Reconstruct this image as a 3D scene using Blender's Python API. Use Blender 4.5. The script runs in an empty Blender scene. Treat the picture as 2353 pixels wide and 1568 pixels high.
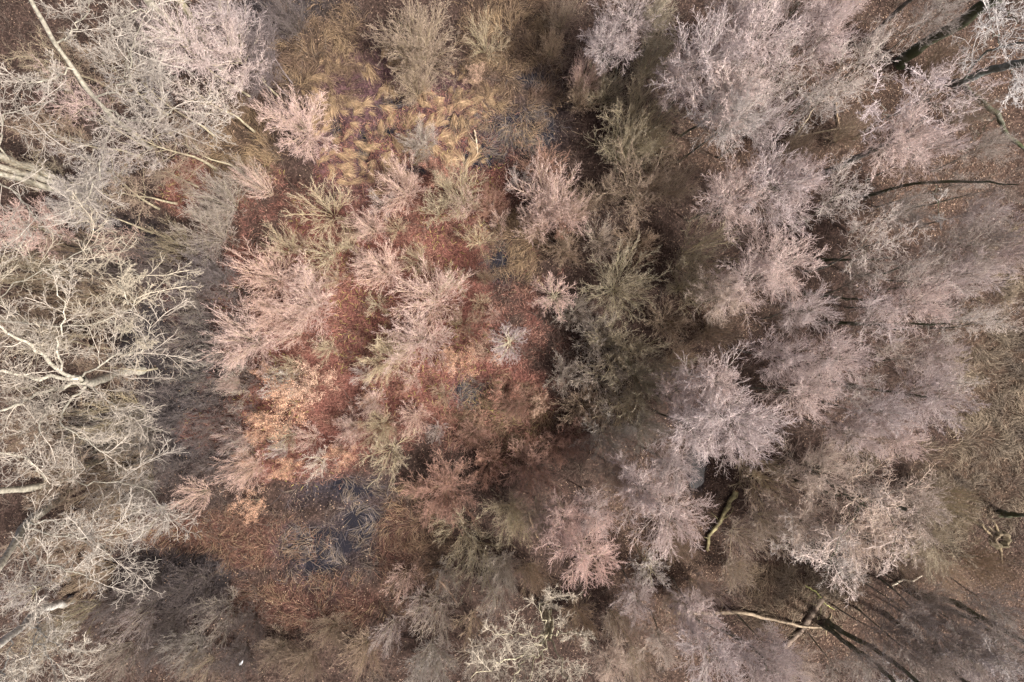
import bpy, math, random
import numpy as np
from mathutils import Vector

# ------------------------------------------------------------------ camera, sky, sun, exposure
scene = bpy.context.scene
H = 60.0                                   # drone height above the ground, looking straight down
cam_data = bpy.data.cameras.new('camera')
cam_data.sensor_width = 36.0
cam_data.lens = 24.0
cam_data.clip_start = 0.5
cam_data.clip_end = 3000.0
cam = bpy.data.objects.new('camera', cam_data)
cam.location = (0, 0, H)
cam.rotation_euler = (0, 0, 0)
scene.collection.objects.link(cam)
scene.camera = cam

SUN_AZ = math.radians(118.0)               # from +Y clockwise: low over the lower right of the view
SUN_EL = math.radians(55.0)
world = bpy.data.worlds.new('World')
scene.world = world
world.use_nodes = True
wn = world.node_tree.nodes
wn.clear()
sky = wn.new('ShaderNodeTexSky')
sky.sky_type = 'NISHITA'
sky.sun_disc = False
sky.sun_elevation = SUN_EL
sky.sun_rotation = SUN_AZ
sky.air_density = 0.4
sky.dust_density = 7.0
sky.ozone_density = 0.6
bg = wn.new('ShaderNodeBackground')
bg.inputs['Strength'].default_value = 0.09
wo = wn.new('ShaderNodeOutputWorld')
world.node_tree.links.new(sky.outputs[0], bg.inputs[0])
world.node_tree.links.new(bg.outputs[0], wo.inputs[0])

sun_data = bpy.data.lights.new('sun', 'SUN')
sun_data.energy = 3.7
sun_data.angle = math.radians(4.0)
sun_data.color = (1.0, 0.95, 0.90)
sun = bpy.data.objects.new('sun', sun_data)
sd = Vector((math.sin(SUN_AZ) * math.cos(SUN_EL), math.cos(SUN_AZ) * math.cos(SUN_EL), math.sin(SUN_EL)))
sun.rotation_euler = sd.to_track_quat('Z', 'Y').to_euler()
scene.collection.objects.link(sun)

vs = scene.view_settings
scene.display_settings.display_device = 'sRGB'
vs.view_transform = 'Standard'
vs.look = 'None'
vs.exposure = 1.25
vs.gamma = 1.0
vs.use_curve_mapping = False
cy = scene.cycles
cy.max_bounces = 4
cy.diffuse_bounces = 2
cy.glossy_bounces = 2
cy.use_denoising = True
cy.denoiser = 'OPENIMAGEDENOISE'
cy.denoising_input_passes = 'RGB_ALBEDO_NORMAL'
cy.denoising_prefilter = 'NONE'
cy.caustics_reflective = False
cy.caustics_refractive = False

# ------------------------------------------------------------------ helpers
COL = scene.collection
CX, CY = 1176.5, 784.0                     # survey sheet: 2353 x 1568 units over the view
F = 0.75 / 1176.5


def world_at(px, py, z):
    s = F * (H - z)
    return np.array(((px - CX) * s, -(py - CY) * s, z))


def link(o):
    COL.objects.link(o)
    return o


def fast_mesh(name, verts, quads=None, tris=None, mat=None, smooth=True, color=None):
    """verts (V,3); quads (Q,4); tris (T,3); color: (V,3) point colours."""
    me = bpy.data.meshes.new(name)
    quads = np.zeros((0, 4), np.int32) if quads is None else np.asarray(quads, np.int32)
    tris = np.zeros((0, 3), np.int32) if tris is None else np.asarray(tris, np.int32)
    verts = np.asarray(verts, np.float32)
    me.vertices.add(len(verts))
    me.vertices.foreach_set('co', verts.ravel())
    nl = quads.size + tris.size
    me.loops.add(nl)
    me.loops.foreach_set('vertex_index', np.concatenate((quads.ravel(), tris.ravel())))
    npoly = len(quads) + len(tris)
    me.polygons.add(npoly)
    starts = np.concatenate((np.arange(len(quads)) * 4, quads.size + np.arange(len(tris)) * 3))
    me.polygons.foreach_set('loop_start', starts.astype(np.int32))
    if smooth:
        me.polygons.foreach_set('use_smooth', np.ones(npoly, bool))
    if color is not None:
        at = me.color_attributes.new('tone', 'FLOAT_COLOR', 'POINT')
        c = np.ones((len(verts), 4), np.float32)
        c[:, :3] = color
        at.data.foreach_set('color', c.ravel())
    me.update(calc_edges=True)
    if mat:
        me.materials.append(mat)
    return me


def nrm(v):
    return v / np.maximum(np.linalg.norm(v, axis=-1, keepdims=True), 1e-9)


def tube(pts, rad, sides):
    """Bundle of tubes: pts (N,m,3), rad (N,m) -> verts, quads."""
    N, m, _ = pts.shape
    t = np.empty_like(pts)
    t[:, 1:-1] = pts[:, 2:] - pts[:, :-2]
    t[:, 0] = pts[:, 1] - pts[:, 0]
    t[:, -1] = pts[:, -1] - pts[:, -2]
    t = nrm(t)
    mean = nrm(t.mean(axis=1))
    ref = np.where(np.abs(mean[:, 2:3]) < 0.8, np.array([[0.0, 0.0, 1.0]]), np.array([[1.0, 0.0, 0.0]]))[:, None, :]
    u = nrm(np.cross(t, ref))
    v = np.cross(t, u)
    a = np.arange(sides) * (2 * math.pi / sides)
    ca, sa = np.cos(a), np.sin(a)
    ring = (pts[:, :, None, :] + rad[:, :, None, None] * (u[:, :, None, :] * ca[None, None, :, None] + v[:, :, None, :] * sa[None, None, :, None]))
    verts = ring.reshape(-1, 3)
    base = (np.arange(N) * m * sides)[:, None, None]
    i = (np.arange(m - 1) * sides)[None, :, None]
    j = np.arange(sides)[None, None, :]
    j2 = (np.arange(sides) + 1)[None, None, :] % sides
    q = np.stack((base + i + j, base + i + j2, base + i + sides + j2, base + i + sides + j), axis=-1)
    return verts, q.reshape(-1, 4)


def merge(parts):
    vs_, qs_, off = [], [], 0
    for v, q in parts:
        vs_.append(v)
        qs_.append(q + off)
        off += len(v)
    return np.concatenate(vs_), np.concatenate(qs_)


def grow(rng, P0, D, L, R0, nseg, wander, lift, tip):
    """Grow N branches at once. lift pulls the heading towards +z."""
    N = len(P0)
    pts = np.empty((N, nseg + 1, 3))
    pts[:, 0] = P0
    d = nrm(D)
    for s in range(nseg):
        d = nrm(d + rng.normal(0, wander, (N, 3)) + np.array((0, 0, 1.0)) * lift)
        pts[:, s + 1] = pts[:, s] + d * (L / nseg)[:, None]
    tt = np.linspace(0, 1, nseg + 1)
    rad = R0[:, None] * (1 - (1 - tip) * tt[None, :] ** 0.8)
    return pts, rad


def spawn(rng, pts, rad, k, t0, t1, ang, angj, ratio, fall, rfac, jit=0.25, inplane=0.0):
    """k children on each parent branch, between t0 and t1 of its length."""
    N, m, _ = pts.shape
    L = np.linalg.norm(np.diff(pts, axis=1), axis=2).sum(axis=1)
    t = np.linspace(t0, t1, k)[None, :] + rng.uniform(-0.5, 0.5, (N, k)) * (t1 - t0) / max(k, 1)
    t = np.clip(t, t0 * 0.9, 0.995)
    x = t * (m - 1)
    i = np.minimum(x.astype(int), m - 2)
    w = (x - i)[..., None]
    rows = np.arange(N)[:, None]
    p = pts[rows, i] * (1 - w) + pts[rows, i + 1] * w
    r = rad[rows, i] * (1 - w[..., 0]) + rad[rows, i + 1] * w[..., 0]
    d = nrm(pts[rows, i + 1] - pts[rows, i])
    phi = np.arange(k)[None, :] * 2.399963 + rng.uniform(0, 6.283, (N, 1)) + rng.normal(0, 0.5, (N, k))
    a = np.clip(ang + rng.normal(0, angj, (N, k)), 0.1, 1.7)
    ref = np.where(np.abs(d[..., 2:3]) < 0.9, np.array([0.0, 0.0, 1.0]), np.array([1.0, 0.0, 0.0]))
    u = nrm(np.cross(d, ref))
    v = np.cross(d, u)
    side = np.cos(phi)[..., None] * u + (1 - inplane) * np.sin(phi)[..., None] * v
    D = np.cos(a)[..., None] * d + np.sin(a)[..., None] * nrm(side)
    CL = L[:, None] * ratio * (1 - fall * (t - t0) / max(t1 - t0, 1e-6)) * rng.uniform(1 - jit, 1 + jit, (N, k))
    CR = np.minimum(r * rfac, r * 0.95)
    return p.reshape(-1, 3), D.reshape(-1, 3), CL.ravel(), CR.ravel()


# ------------------------------------------------------------------ value noise for zones
_ng = np.random.default_rng(11).uniform(0, 1, (64, 64))


def vnoise(x, y):
    xi = np.floor(x).astype(int)
    yi = np.floor(y).astype(int)
    fx, fy = x - xi, y - yi
    fx = fx * fx * (3 - 2 * fx)
    fy = fy * fy * (3 - 2 * fy)
    g = lambda a, b: _ng[a % 64, b % 64]
    return (g(xi, yi) * (1 - fx) + g(xi + 1, yi) * fx) * (1 - fy) + (g(xi, yi + 1) * (1 - fx) + g(xi + 1, yi + 1) * fx) * fy


def fbm(x, y, o=4):
    s, a, tot = 0.0, 1.0, 0.0
    for k in range(o):
        s = s + a * vnoise(x * 2 ** k + 17.3 * k, y * 2 ** k + 5.1 * k)
        tot += a
        a *= 0.5
    return s / tot


def px_of(x, y):
    return x / (F * H) + CX, -y / (F * H) + CY


def blobs(px, py, lst, warp=0.55, soft=0.35):
    """Union of soft noise-warped ellipses given on the survey sheet -> 0..1."""
    n = fbm(px * 0.013, py * 0.013) - 0.5
    n2 = fbm(px * 0.045 + 40, py * 0.045) - 0.5
    out = np.zeros_like(px, dtype=float)
    for (x, y, rx, ry) in lst:
        d = np.sqrt(((px - x) / rx) ** 2 + ((py - y) / ry) ** 2) + warp * n * 1.6 + 0.5 * n2
        out = np.maximum(out, np.clip((1.0 + soft * 0.5 - d) / soft, 0, 1))
    return out


RED = [(840, 720, 330, 300), (700, 980, 200, 130), (1000, 420, 170, 120), (1090, 900, 170, 130), (430, 420, 60, 60), (990, 330, 190, 90)]
GOLD = [(740, 140, 100, 110), (1180, 60, 90, 110), (1150, 200, 80, 90), (780, 200, 60, 70), (1190, 190, 80, 110), (945, 1240, 70, 120),
        (480, 1225, 190, 42), (700, 1385, 150, 60), (2290, 930, 110, 240), (1830, 1370, 130, 80), (2200, 1110, 110, 90),
        (1150, 960, 110, 80), (1190, 570, 60, 80), (600, 1260, 100, 45), (560, 330, 80, 90), (2320, 620, 50, 110), (1990, 1020, 60, 40)]
WET = [(1190, 300, 105, 55), (735, 1275, 95, 65), (790, 1130, 120, 38), (1155, 605, 38, 50), (1600, 1070, 22, 55), (1080, 905, 55, 40),
       (1225, 175, 45, 30), (820, 1195, 55, 45), (1110, 350, 60, 30), (640, 260, 30, 20), (905, 235, 46, 13), (835, 335, 13, 44), (965, 392, 55, 11), (1050, 285, 40, 18), (770, 300, 12, 30), (890, 300, 30, 10)]
LITTER = [(2100, 160, 300, 150), (1750, 330, 260, 70), (2170, 330, 200, 180), (1650, 720, 110, 70), (2090, 500, 120, 60), (1540, 1330, 130, 250),
          (2250, 1380, 160, 120), (1950, 1440, 200, 80), (1420, 1250, 60, 120)]
MURK = [(420, 900, 110, 230), (400, 1330, 150, 90), (650, 30, 140, 60), (330, 780, 60, 120), (260, 560, 120, 60)]  # dark thicket floor, plus shade of the gaps put into ground and brush colour


# ------------------------------------------------------------------ materials
def new_mat(name, rough=0.85, spec=0.2):
    m = bpy.data.materials.new(name)
    m.use_nodes = True
    nt = m.node_tree
    b = nt.nodes['Principled BSDF']
    b.inputs['Roughness'].default_value = rough
    b.inputs['Specular IOR Level'].default_value = spec
    return m, nt, b


def mixc(nt, fac, a, b, mode='MIX'):
    n = nt.nodes.new('ShaderNodeMix')
    n.data_type = 'RGBA'
    n.blend_type = mode
    for sock, val in ((n.inputs[0], fac), (n.inputs[6], a), (n.inputs[7], b)):
        if hasattr(val, 'is_output'):
            nt.links.new(val, sock)
        elif isinstance(val, tuple):
            sock.default_value = (*val, 1.0)
        else:
            sock.default_value = val
    return n.outputs[2]


def noise(nt, scale, detail=3.0, rough=0.6, coord='Object'):
    tc = nt.nodes.new('ShaderNodeTexCoord')
    n = nt.nodes.new('ShaderNodeTexNoise')
    n.inputs['Scale'].default_value = scale
    n.inputs['Detail'].default_value = detail
    n.inputs['Roughness'].default_value = rough
    nt.links.new(tc.outputs[coord], n.inputs['Vector'])
    return n.outputs[0]


def ramp(nt, fac, stops):
    r = nt.nodes.new('ShaderNodeValToRGB')
    el = r.color_ramp.elements
    while len(el) < len(stops):
        el.new(0.5)
    for e, (p, c) in zip(el, stops):
        e.position = p
        e.color = (c, c, c, 1) if not isinstance(c, tuple) else (*c, 1)
    nt.links.new(fac, r.inputs[0])
    return r.outputs[0]


def make_bark(name, scale):
    """Bark: the tree's own colour, blotched, with algae where the tree carries it (object alpha)."""
    m, nt, b = new_mat(name, 0.9, 0.15)
    oi = nt.nodes.new('ShaderNodeObjectInfo')
    geo = nt.nodes.new('ShaderNodeNewGeometry')
    n1 = nt.nodes.new('ShaderNodeTexNoise')
    n1.inputs['Scale'].default_value = scale
    n1.inputs['Detail'].default_value = 5
    nt.links.new(geo.outputs['Position'], n1.inputs['Vector'])
    blot = ramp(nt, n1.outputs[0], [(0.3, 0.45), (0.5, 0.85), (0.7, 1.25)])
    c = mixc(nt, 1.0, oi.outputs['Color'], blot, 'MULTIPLY')
    n2 = nt.nodes.new('ShaderNodeTexNoise')
    n2.inputs['Scale'].default_value = 0.9
    n2.inputs['Detail'].default_value = 6
    nt.links.new(geo.outputs['Position'], n2.inputs['Vector'])
    mz = ramp(nt, n2.outputs[0], [(0.32, 0.0), (0.55, 1.0)])
    mm = nt.nodes.new('ShaderNodeMath')
    mm.operation = 'MULTIPLY'
    nt.links.new(mz, mm.inputs[0])
    nt.links.new(oi.outputs['Alpha'], mm.inputs[1])
    c = mixc(nt, mm.outputs[0], c, (0.050, 0.056, 0.026))
    nt.links.new(c, b.inputs['Base Color'])
    bp = nt.nodes.new('ShaderNodeBump')
    bp.inputs['Strength'].default_value = 0.6
    bp.inputs['Distance'].default_value = 0.05
    nt.links.new(n1.outputs[0], bp.inputs['Height'])
    nt.links.new(bp.outputs[0], b.inputs['Normal'])
    return m


def make_twig(name):
    m, nt, b = new_mat(name, 0.8, 0.25)
    oi = nt.nodes.new('ShaderNodeObjectInfo')
    geo = nt.nodes.new('ShaderNodeNewGeometry')
    var = ramp(nt, geo.outputs['Random Per Island'], [(0.0, 0.62), (0.6, 1.0), (1.0, 1.3)])
    c = mixc(nt, 1.0, oi.outputs['Color'], var, 'MULTIPLY')
    at = nt.nodes.new('ShaderNodeAttribute')
    at.attribute_name = 'tone'
    c = mixc(nt, 1.0, c, at.outputs['Color'], 'MULTIPLY')
    nt.links.new(c, b.inputs['Base Color'])
    return m


def make_toned(name, rough=0.85, spec=0.2, lo=0.7, hi=1.25, trans=0.0):
    """Uses the per-piece colour stored on the mesh."""
    m, nt, b = new_mat(name, rough, spec)
    at = nt.nodes.new('ShaderNodeAttribute')
    at.attribute_name = 'tone'
    geo = nt.nodes.new('ShaderNodeNewGeometry')
    var = ramp(nt, geo.outputs['Random Per Island'], [(0.0, lo), (1.0, hi)])
    c = mixc(nt, 1.0, at.outputs['Color'], var, 'MULTIPLY')
    nt.links.new(c, b.inputs['Base Color'])
    return m


M_BARK = make_bark('bark', 3.5)
M_TWIG = make_twig('twig')
M_BLADE = make_toned('dry_grass', 0.7, 0.3, 0.55, 1.35)
M_LEAF = make_toned('dead_leaf', 0.75, 0.3, 0.7, 1.25)
M_BRUSH = make_toned('brushwood', 0.85, 0.2, 0.6, 1.3)


def make_leaf_obj():
    m, nt, b = new_mat('hanging_leaf', 0.7, 0.25)
    oi = nt.nodes.new('ShaderNodeObjectInfo')
    geo = nt.nodes.new('ShaderNodeNewGeometry')
    var = ramp(nt, geo.outputs['Random Per Island'], [(0.0, 0.55), (0.6, 1.0), (1.0, 1.35)])
    c = mixc(nt, 1.0, oi.outputs['Color'], var, 'MULTIPLY')
    nt.links.new(c, b.inputs['Base Color'])
    return m


M_HANGLEAF = make_leaf_obj()

# ground material
M_GROUND, nt, b = new_mat('forest_floor', 0.95, 0.1)
at = nt.nodes.new('ShaderNodeAttribute')
at.attribute_name = 'tone'
geo = nt.nodes.new('ShaderNodeNewGeometry')
vo = nt.nodes.new('ShaderNodeTexVoronoi')
vo.inputs['Scale'].default_value = 9.0
nt.links.new(geo.outputs['Position'], vo.inputs['Vector'])
fl = ramp(nt, vo.outputs['Color'], [(0.2, 0.5), (0.6, 0.95), (0.9, 1.7)])
n1 = nt.nodes.new('ShaderNodeTexNoise')
n1.inputs['Scale'].default_value = 1.3
n1.inputs['Detail'].default_value = 8
n1.inputs['Roughness'].default_value = 0.7
nt.links.new(geo.outputs['Position'], n1.inputs['Vector'])
bl = ramp(nt, n1.outputs[0], [(0.3, 0.5), (0.5, 1.0), (0.7, 1.5)])
c = mixc(nt, 1.0, at.outputs['Color'], fl, 'MULTIPLY')
c = mixc(nt, 1.0, c, bl, 'MULTIPLY')
nt.links.new(c, b.inputs['Base Color'])
bp = nt.nodes.new('ShaderNodeBump')
bp.inputs['Strength'].default_value = 0.8
bp.inputs['Distance'].default_value = 0.08
nt.links.new(n1.outputs[0], bp.inputs['Height'])
nt.links.new(bp.outputs[0], b.inputs['Normal'])

M_WATER, nt, b = new_mat('bog_water', 0.2, 0.35)
b.inputs['Base Color'].default_value = (0.010, 0.009, 0.012, 1)
bp = nt.nodes.new('ShaderNodeBump')
bp.inputs['Strength'].default_value = 0.25
nt.links.new(noise(nt, 6.0), bp.inputs['Height'])
nt.links.new(bp.outputs[0], b.inputs['Normal'])

# ------------------------------------------------------------------ ground and water
def ground_h(x, y):
    px, py = px_of(x, y)
    h = (fbm(x * 0.06, y * 0.06) - 0.5) * 1.2 + (fbm(x * 0.35 + 9, y * 0.35) - 0.5) * 0.35
    wet = blobs(px, py, WET, 0.8, 0.9)
    h = np.maximum(h, -0.3)
    return h * (1 - 0.8 * wet) - 0.50 * wet + wet * (fbm(x * 0.9 + 4, y * 0.9) - 0.5) * 0.5


def axis(half, fine, step):
    inner = np.arange(-fine, fine + step * 0.5, step)
    far = fine + np.array([2, 6, 14, 30, 60, 120, 250, 500.0])
    return np.concatenate((-far[::-1], inner, far))


gx, gy = axis(0, 52, 0.4), axis(0, 36, 0.4)
GX, GY = np.meshgrid(gx, gy)
PX, PY = px_of(GX, GY)
GZ = ground_h(GX, GY)
gw = blobs(PX, PY, WET, 0.8, 0.9)[..., None]
gr = blobs(PX, PY, RED, 0.6, 0.5)[..., None]
gg = blobs(PX, PY, GOLD, 0.5, 0.5)[..., None]
gl = blobs(PX, PY, LITTER, 0.5, 0.6)[..., None]
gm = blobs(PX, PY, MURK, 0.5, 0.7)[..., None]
gc = np.broadcast_to(np.array((0.040, 0.026, 0.021)), GX.shape + (3,)).copy()
gc = gc * (1 - gl) + np.array((0.056, 0.036, 0.027)) * gl
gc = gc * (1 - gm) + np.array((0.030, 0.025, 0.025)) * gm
gc = gc * (1 - gr) + np.array((0.100, 0.043, 0.034)) * gr
mud = np.clip((1000 - PX) / 100, 0, 1)[..., None] * np.clip((PY - 1100) / 80, 0, 1)[..., None] * gg
gc = gc * (1 - 0.6 * gg) + np.array((0.062, 0.042, 0.028)) * 0.6 * gg
gc = gc * (1 - mud) + np.array((0.055, 0.028, 0.022)) * mud
gp = blobs(PX, PY, [(850, 290, 140, 170), (1010, 290, 150, 110)], 0.4, 0.6)[..., None]
gc = gc * (1 - gp) + np.array((0.062, 0.034, 0.036)) * gp
gc = gc * (1 - gw) + np.array((0.024, 0.020, 0.023)) * gw
nx, ny = len(gx), len(gy)
idx = np.arange(nx * ny).reshape(ny, nx)
quads = np.stack((idx[:-1, :-1], idx[:-1, 1:], idx[1:, 1:], idx[1:, :-1]), axis=-1).reshape(-1, 4)
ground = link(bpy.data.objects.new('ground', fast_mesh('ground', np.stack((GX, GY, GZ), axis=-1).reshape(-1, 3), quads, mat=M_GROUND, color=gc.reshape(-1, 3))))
ground['kind'] = 'structure'
ground['label'] = 'brown forest floor turning dark red in the wet clearing'

wv = np.array([(-46, -31, -0.42), (46, -31, -0.42), (46, 31, -0.42), (-46, 31, -0.42)])
water = link(bpy.data.objects.new('water', fast_mesh('water', wv, [[0, 1, 2, 3]], mat=M_WATER, smooth=False)))
water['kind'] = 'structure'
water['label'] = 'dark shallow bog water under flattened grass'

# ------------------------------------------------------------------ tree and shrub prototypes (height 1, crown radius 1)
TINT = {
    'P': ((0.72, 0.54, 0.485), 'pink'), 'M': ((0.62, 0.53, 0.505), 'mauve'), 'W': ((0.70, 0.63, 0.58), 'whitish'),
    'C': ((0.58, 0.49, 0.36), 'cream'), 'O': ((0.47, 0.40, 0.295), 'olive'), 'B': ((0.40, 0.305, 0.235), 'brown'),
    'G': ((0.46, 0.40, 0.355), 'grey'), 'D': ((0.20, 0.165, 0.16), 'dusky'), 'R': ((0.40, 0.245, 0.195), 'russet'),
    'T': ((0.50, 0.385, 0.29), 'tan'),
}
TRIS = [0]


BOUGH = (0.86, 0.88, 0.74)                  # older wood is greyer and more yellow than the twigs
TWTONE = ((0.94, 0.95, 0.88), (1.0, 1.0, 1.0), (1.04, 1.0, 1.0))


def tube_count(p, sides):
    return range(p.shape[0] * p.shape[1] * sides)


def build_tree(seed, kind):
    """-> dict of part name -> list of (verts, quads), measured to height 1 and crown radius 1."""
    rng = np.random.default_rng(seed)
    one = lambda v: np.array([v], float)
    stems, boughs, twigs, tips = [], [], [], None
    if kind == 'fan':                       # tall slim tree, ascending limbs, feathery rounded top
        p, r = grow(rng, one((0, 0, 0)), one((rng.normal(0, .05), rng.normal(0, .05), 1)), one(11.5), one(0.14), 10, 0.05, 0.05, 0.12)
        stems = [(p, r, 7)]
        a = spawn(rng, p, r, 28, 0.56, 0.99, 0.88, 0.18, 0.36, 0.45, 0.5)
        p1, r1 = grow(rng, *a, 6, 0.10, 0.05, 0.3)
        b_ = spawn(rng, p1, r1, 9, 0.15, 1.0, 0.52, 0.18, 0.46, 0.35, 0.6)
        p2, r2 = grow(rng, *b_, 3, 0.10, 0.04, 0.35)
        c_ = spawn(rng, p2, r2, 7, 0.15, 1.0, 0.52, 0.2, 0.48, 0.35, 0.7)
        p3, r3 = grow(rng, *c_, 2, 0.13, 0.03, 0.4)
        d_ = spawn(rng, p3, r3, 3, 0.3, 1.0, 0.6, 0.2, 0.55, 0.3, 0.8)
        p4, r4 = grow(rng, *d_, 1, 0.15, 0.03, 0.45)
        tw, b1 = 0.0105, 0.0165
    elif kind == 'crook':                   # crooked white limbs, wider gaps
        p, r = grow(rng, one((0, 0, 0)), one((rng.normal(0, .08), rng.normal(0, .08), 1)), one(10), one(0.16), 9, 0.09, 0.05, 0.2)
        stems = [(p, r, 7)]
        a = spawn(rng, p, r, 13, 0.55, 0.99, 0.85, 0.22, 0.44, 0.3, 0.42)
        p1, r1 = grow(rng, *a, 9, 0.19, 0.05, 0.25)
        b_ = spawn(rng, p1, r1, 9, 0.2, 1.0, 0.75, 0.25, 0.38, 0.3, 0.6)
        p2, r2 = grow(rng, *b_, 5, 0.20, 0.03, 0.35)
        c_ = spawn(rng, p2, r2, 7, 0.15, 1.0, 0.75, 0.25, 0.42, 0.3, 0.65)
        p3, r3 = grow(rng, *c_, 3, 0.22, 0.03, 0.4)
        d_ = spawn(rng, p3, r3, 3, 0.3, 1.0, 0.7, 0.25, 0.5, 0.3, 0.8)
        p4, r4 = grow(rng, *d_, 1, 0.22, 0.02, 0.45)
        tw, b1 = 0.0100, 0.019
    elif kind == 'star':                    # straight leader, whorls of straight side branches
        p, r = grow(rng, one((0, 0, 0)), one((0, 0, 1)), one(9), one(0.12), 10, 0.02, 0.05, 0.1)
        stems = [(p, r, 7)]
        a = spawn(rng, p, r, 34, 0.5, 0.99, 1.05, 0.14, 0.28, 0.35, 0.5, jit=0.35)
        p1, r1 = grow(rng, *a, 6, 0.05, 0.05, 0.3)
        b_ = spawn(rng, p1, r1, 8, 0.3, 1.0, 0.55, 0.14, 0.34, 0.5, 0.65)
        p2, r2 = grow(rng, *b_, 3, 0.10, 0.03, 0.35)
        c_ = spawn(rng, p2, r2, 5, 0.2, 1.0, 0.55, 0.2, 0.5, 0.4, 0.75)
        p3, r3 = grow(rng, *c_, 2, 0.12, 0.03, 0.4)
        d_ = spawn(rng, p3, r3, 2, 0.3, 1.0, 0.5, 0.2, 0.5, 0.3, 0.8)
        p4, r4 = grow(rng, *d_, 1, 0.12, 0.02, 0.45)
        tw, b1 = 0.0105, 0.02
    else:
        #        stems, widest tilt, limbs, angle, then three orders of twigs
        ns, tmax, k1, a1, k2_, k3_, k4_ = {'bush': (30, 1.02, 7, 0.42, 5, 3, 1), 'round': (36, 1.12, 7, 0.45, 6, 4, 1), 'spray': (14, 0.98, 7, 0.42, 5, 3, 1),
                                          'leafy': (9, 0.9, 7, 0.5, 5, 3, 1), 'sapling': (8, 0.9, 7, 0.42, 5, 4, 0)}[kind]
        tmax *= rng.uniform(0.88, 1.08)
        ns = int(ns * rng.uniform(0.8, 1.15))
        ph = np.arange(ns) * 2.399963 + rng.uniform(-.5, .5, ns)
        tilt = tmax * np.sqrt((np.arange(ns) + 0.5) / ns) * rng.uniform(0.8, 1.1, ns)
        D = np.stack((np.cos(ph) * np.sin(tilt), np.sin(ph) * np.sin(tilt), np.cos(tilt)), axis=-1)
        P = np.stack((np.cos(ph) * 0.15, np.sin(ph) * 0.15, np.zeros(ns)), axis=-1)
        p, r = grow(rng, P, D, rng.uniform(3.6, 5.0, ns), rng.uniform(0.022, 0.042, ns), 7, 0.055, 0.02, 0.3)
        stems = [(p[k:k + 1], r[k:k + 1], 5) for k in range(ns)]
        a = spawn(rng, p, r, k1, 0.18, 1.0, a1, 0.16, 0.45, 0.45, 0.55)
        p1, r1 = grow(rng, *a, 4, 0.07, 0.02, 0.35)
        b_ = spawn(rng, p1, r1, k2_, 0.15, 1.0, 0.45, 0.16, 0.52, 0.35, 0.7)
        p2, r2 = grow(rng, *b_, 3, 0.09, 0.02, 0.4)
        c_ = spawn(rng, p2, r2, k3_, 0.15, 1.0, 0.48, 0.18, 0.55, 0.35, 0.75)
        p3, r3 = grow(rng, *c_, 2, 0.11, 0.02, 0.45)
        d_ = spawn(rng, p3 if k4_ else p3[:4], r3 if k4_ else r3[:4], max(k4_, 1), 0.35, 0.95, 0.45, 0.2, 0.6, 0.3, 0.85)
        p4, r4 = grow(rng, *d_, 1, 0.16, 0.03, 0.5)
        tw, b1 = (0.0078, 0.0115) if kind != 'spray' else (0.0080, 0.0140)
        tips = p3[:, -1]
    r1 = np.maximum(r1 * 0.8, b1 * np.linspace(1.2, 0.6, r1.shape[1])[None, :])
    boughs = [(p1, r1, 4)]
    r2 = np.maximum(r2 * 0.6, tw * 1.1 * np.linspace(1.2, 0.85, r2.shape[1])[None, :])
    r3 = np.maximum(r3 * 0.6, tw * np.linspace(1.15, 0.75, r3.shape[1])[None, :])
    r4 = np.maximum(r4 * 0.6, tw * np.linspace(0.9, 0.5, r4.shape[1])[None, :])
    twigs = [(p2, r2, 3), (p3, r3, 3), (p4, r4, 3)]
    allp = np.concatenate([x.reshape(-1, 3) for x in (p1, p2, p3, p4)])
    cen = np.median(allp[:, :2], axis=0)
    rad_c = np.percentile(np.linalg.norm(allp[:, :2] - cen, axis=1), 94)
    top = allp[:, 2].max()
    zc = np.median(allp[:, 2]) / top
    S = np.array((1 / rad_c, 1 / rad_c, 1 / top))
    out = {'radius': rad_c, 'height': top, 'zc': zc, 'cen': cen / rad_c}
    out['stems'] = []
    for (p_, r_, s_) in stems:
        v, q = tube(p_, r_, s_)
        out['stems'].append((v * S, q))
    vb, qb = merge([tube(p_, r_, s_) for (p_, r_, s_) in boughs])
    out['boughs'] = (vb * S, qb)
    lv = [len(tube_count(p_, s_)) for (p_, r_, s_) in twigs]
    out['tones'] = [(len(vb), BOUGH)] + [(n_, c_) for n_, c_ in zip(lv, TWTONE)]
    vt, qt = merge([tube(p_, r_, s_) for (p_, r_, s_) in twigs])
    out['crown'] = (vt * S, qt)
    if kind == 'leafy':
        rep = tips[rng.integers(0, len(tips), 3600)] + rng.normal(0, 0.16, (3600, 3))
        out['leaves'] = leaf_quads(rng, rep, 0.11, S)
    return out


def leaf_quads(rng, cen, size, S=np.ones(3), flat=0.0):
    """Small cupped leaves: two triangles folded along the midrib."""
    n = len(cen)
    a = nrm(rng.normal(0, 1, (n, 3)) * np.array((1, 1, 1 - flat)))
    w = rng.normal(0, 1, (n, 3)) * np.array((1, 1, 1 - flat))
    bvec = nrm(np.cross(a, np.cross(w, a)))
    sz = (size * rng.uniform(0.6, 1.3, n))[:, None]
    nn = np.cross(a, bvec)
    v = np.stack((cen - a * sz * .5, cen + bvec * sz * .32 + nn * sz * .12, cen + a * sz * .5, cen - bvec * sz * .32 + nn * sz * .12), axis=1).reshape(-1, 3)
    base = np.arange(n)[:, None] * 4
    tr = np.concatenate((base + np.array([[0, 1, 2]]), base + np.array([[0, 2, 3]])))
    return v * S, tr


PROTO = {}


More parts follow.
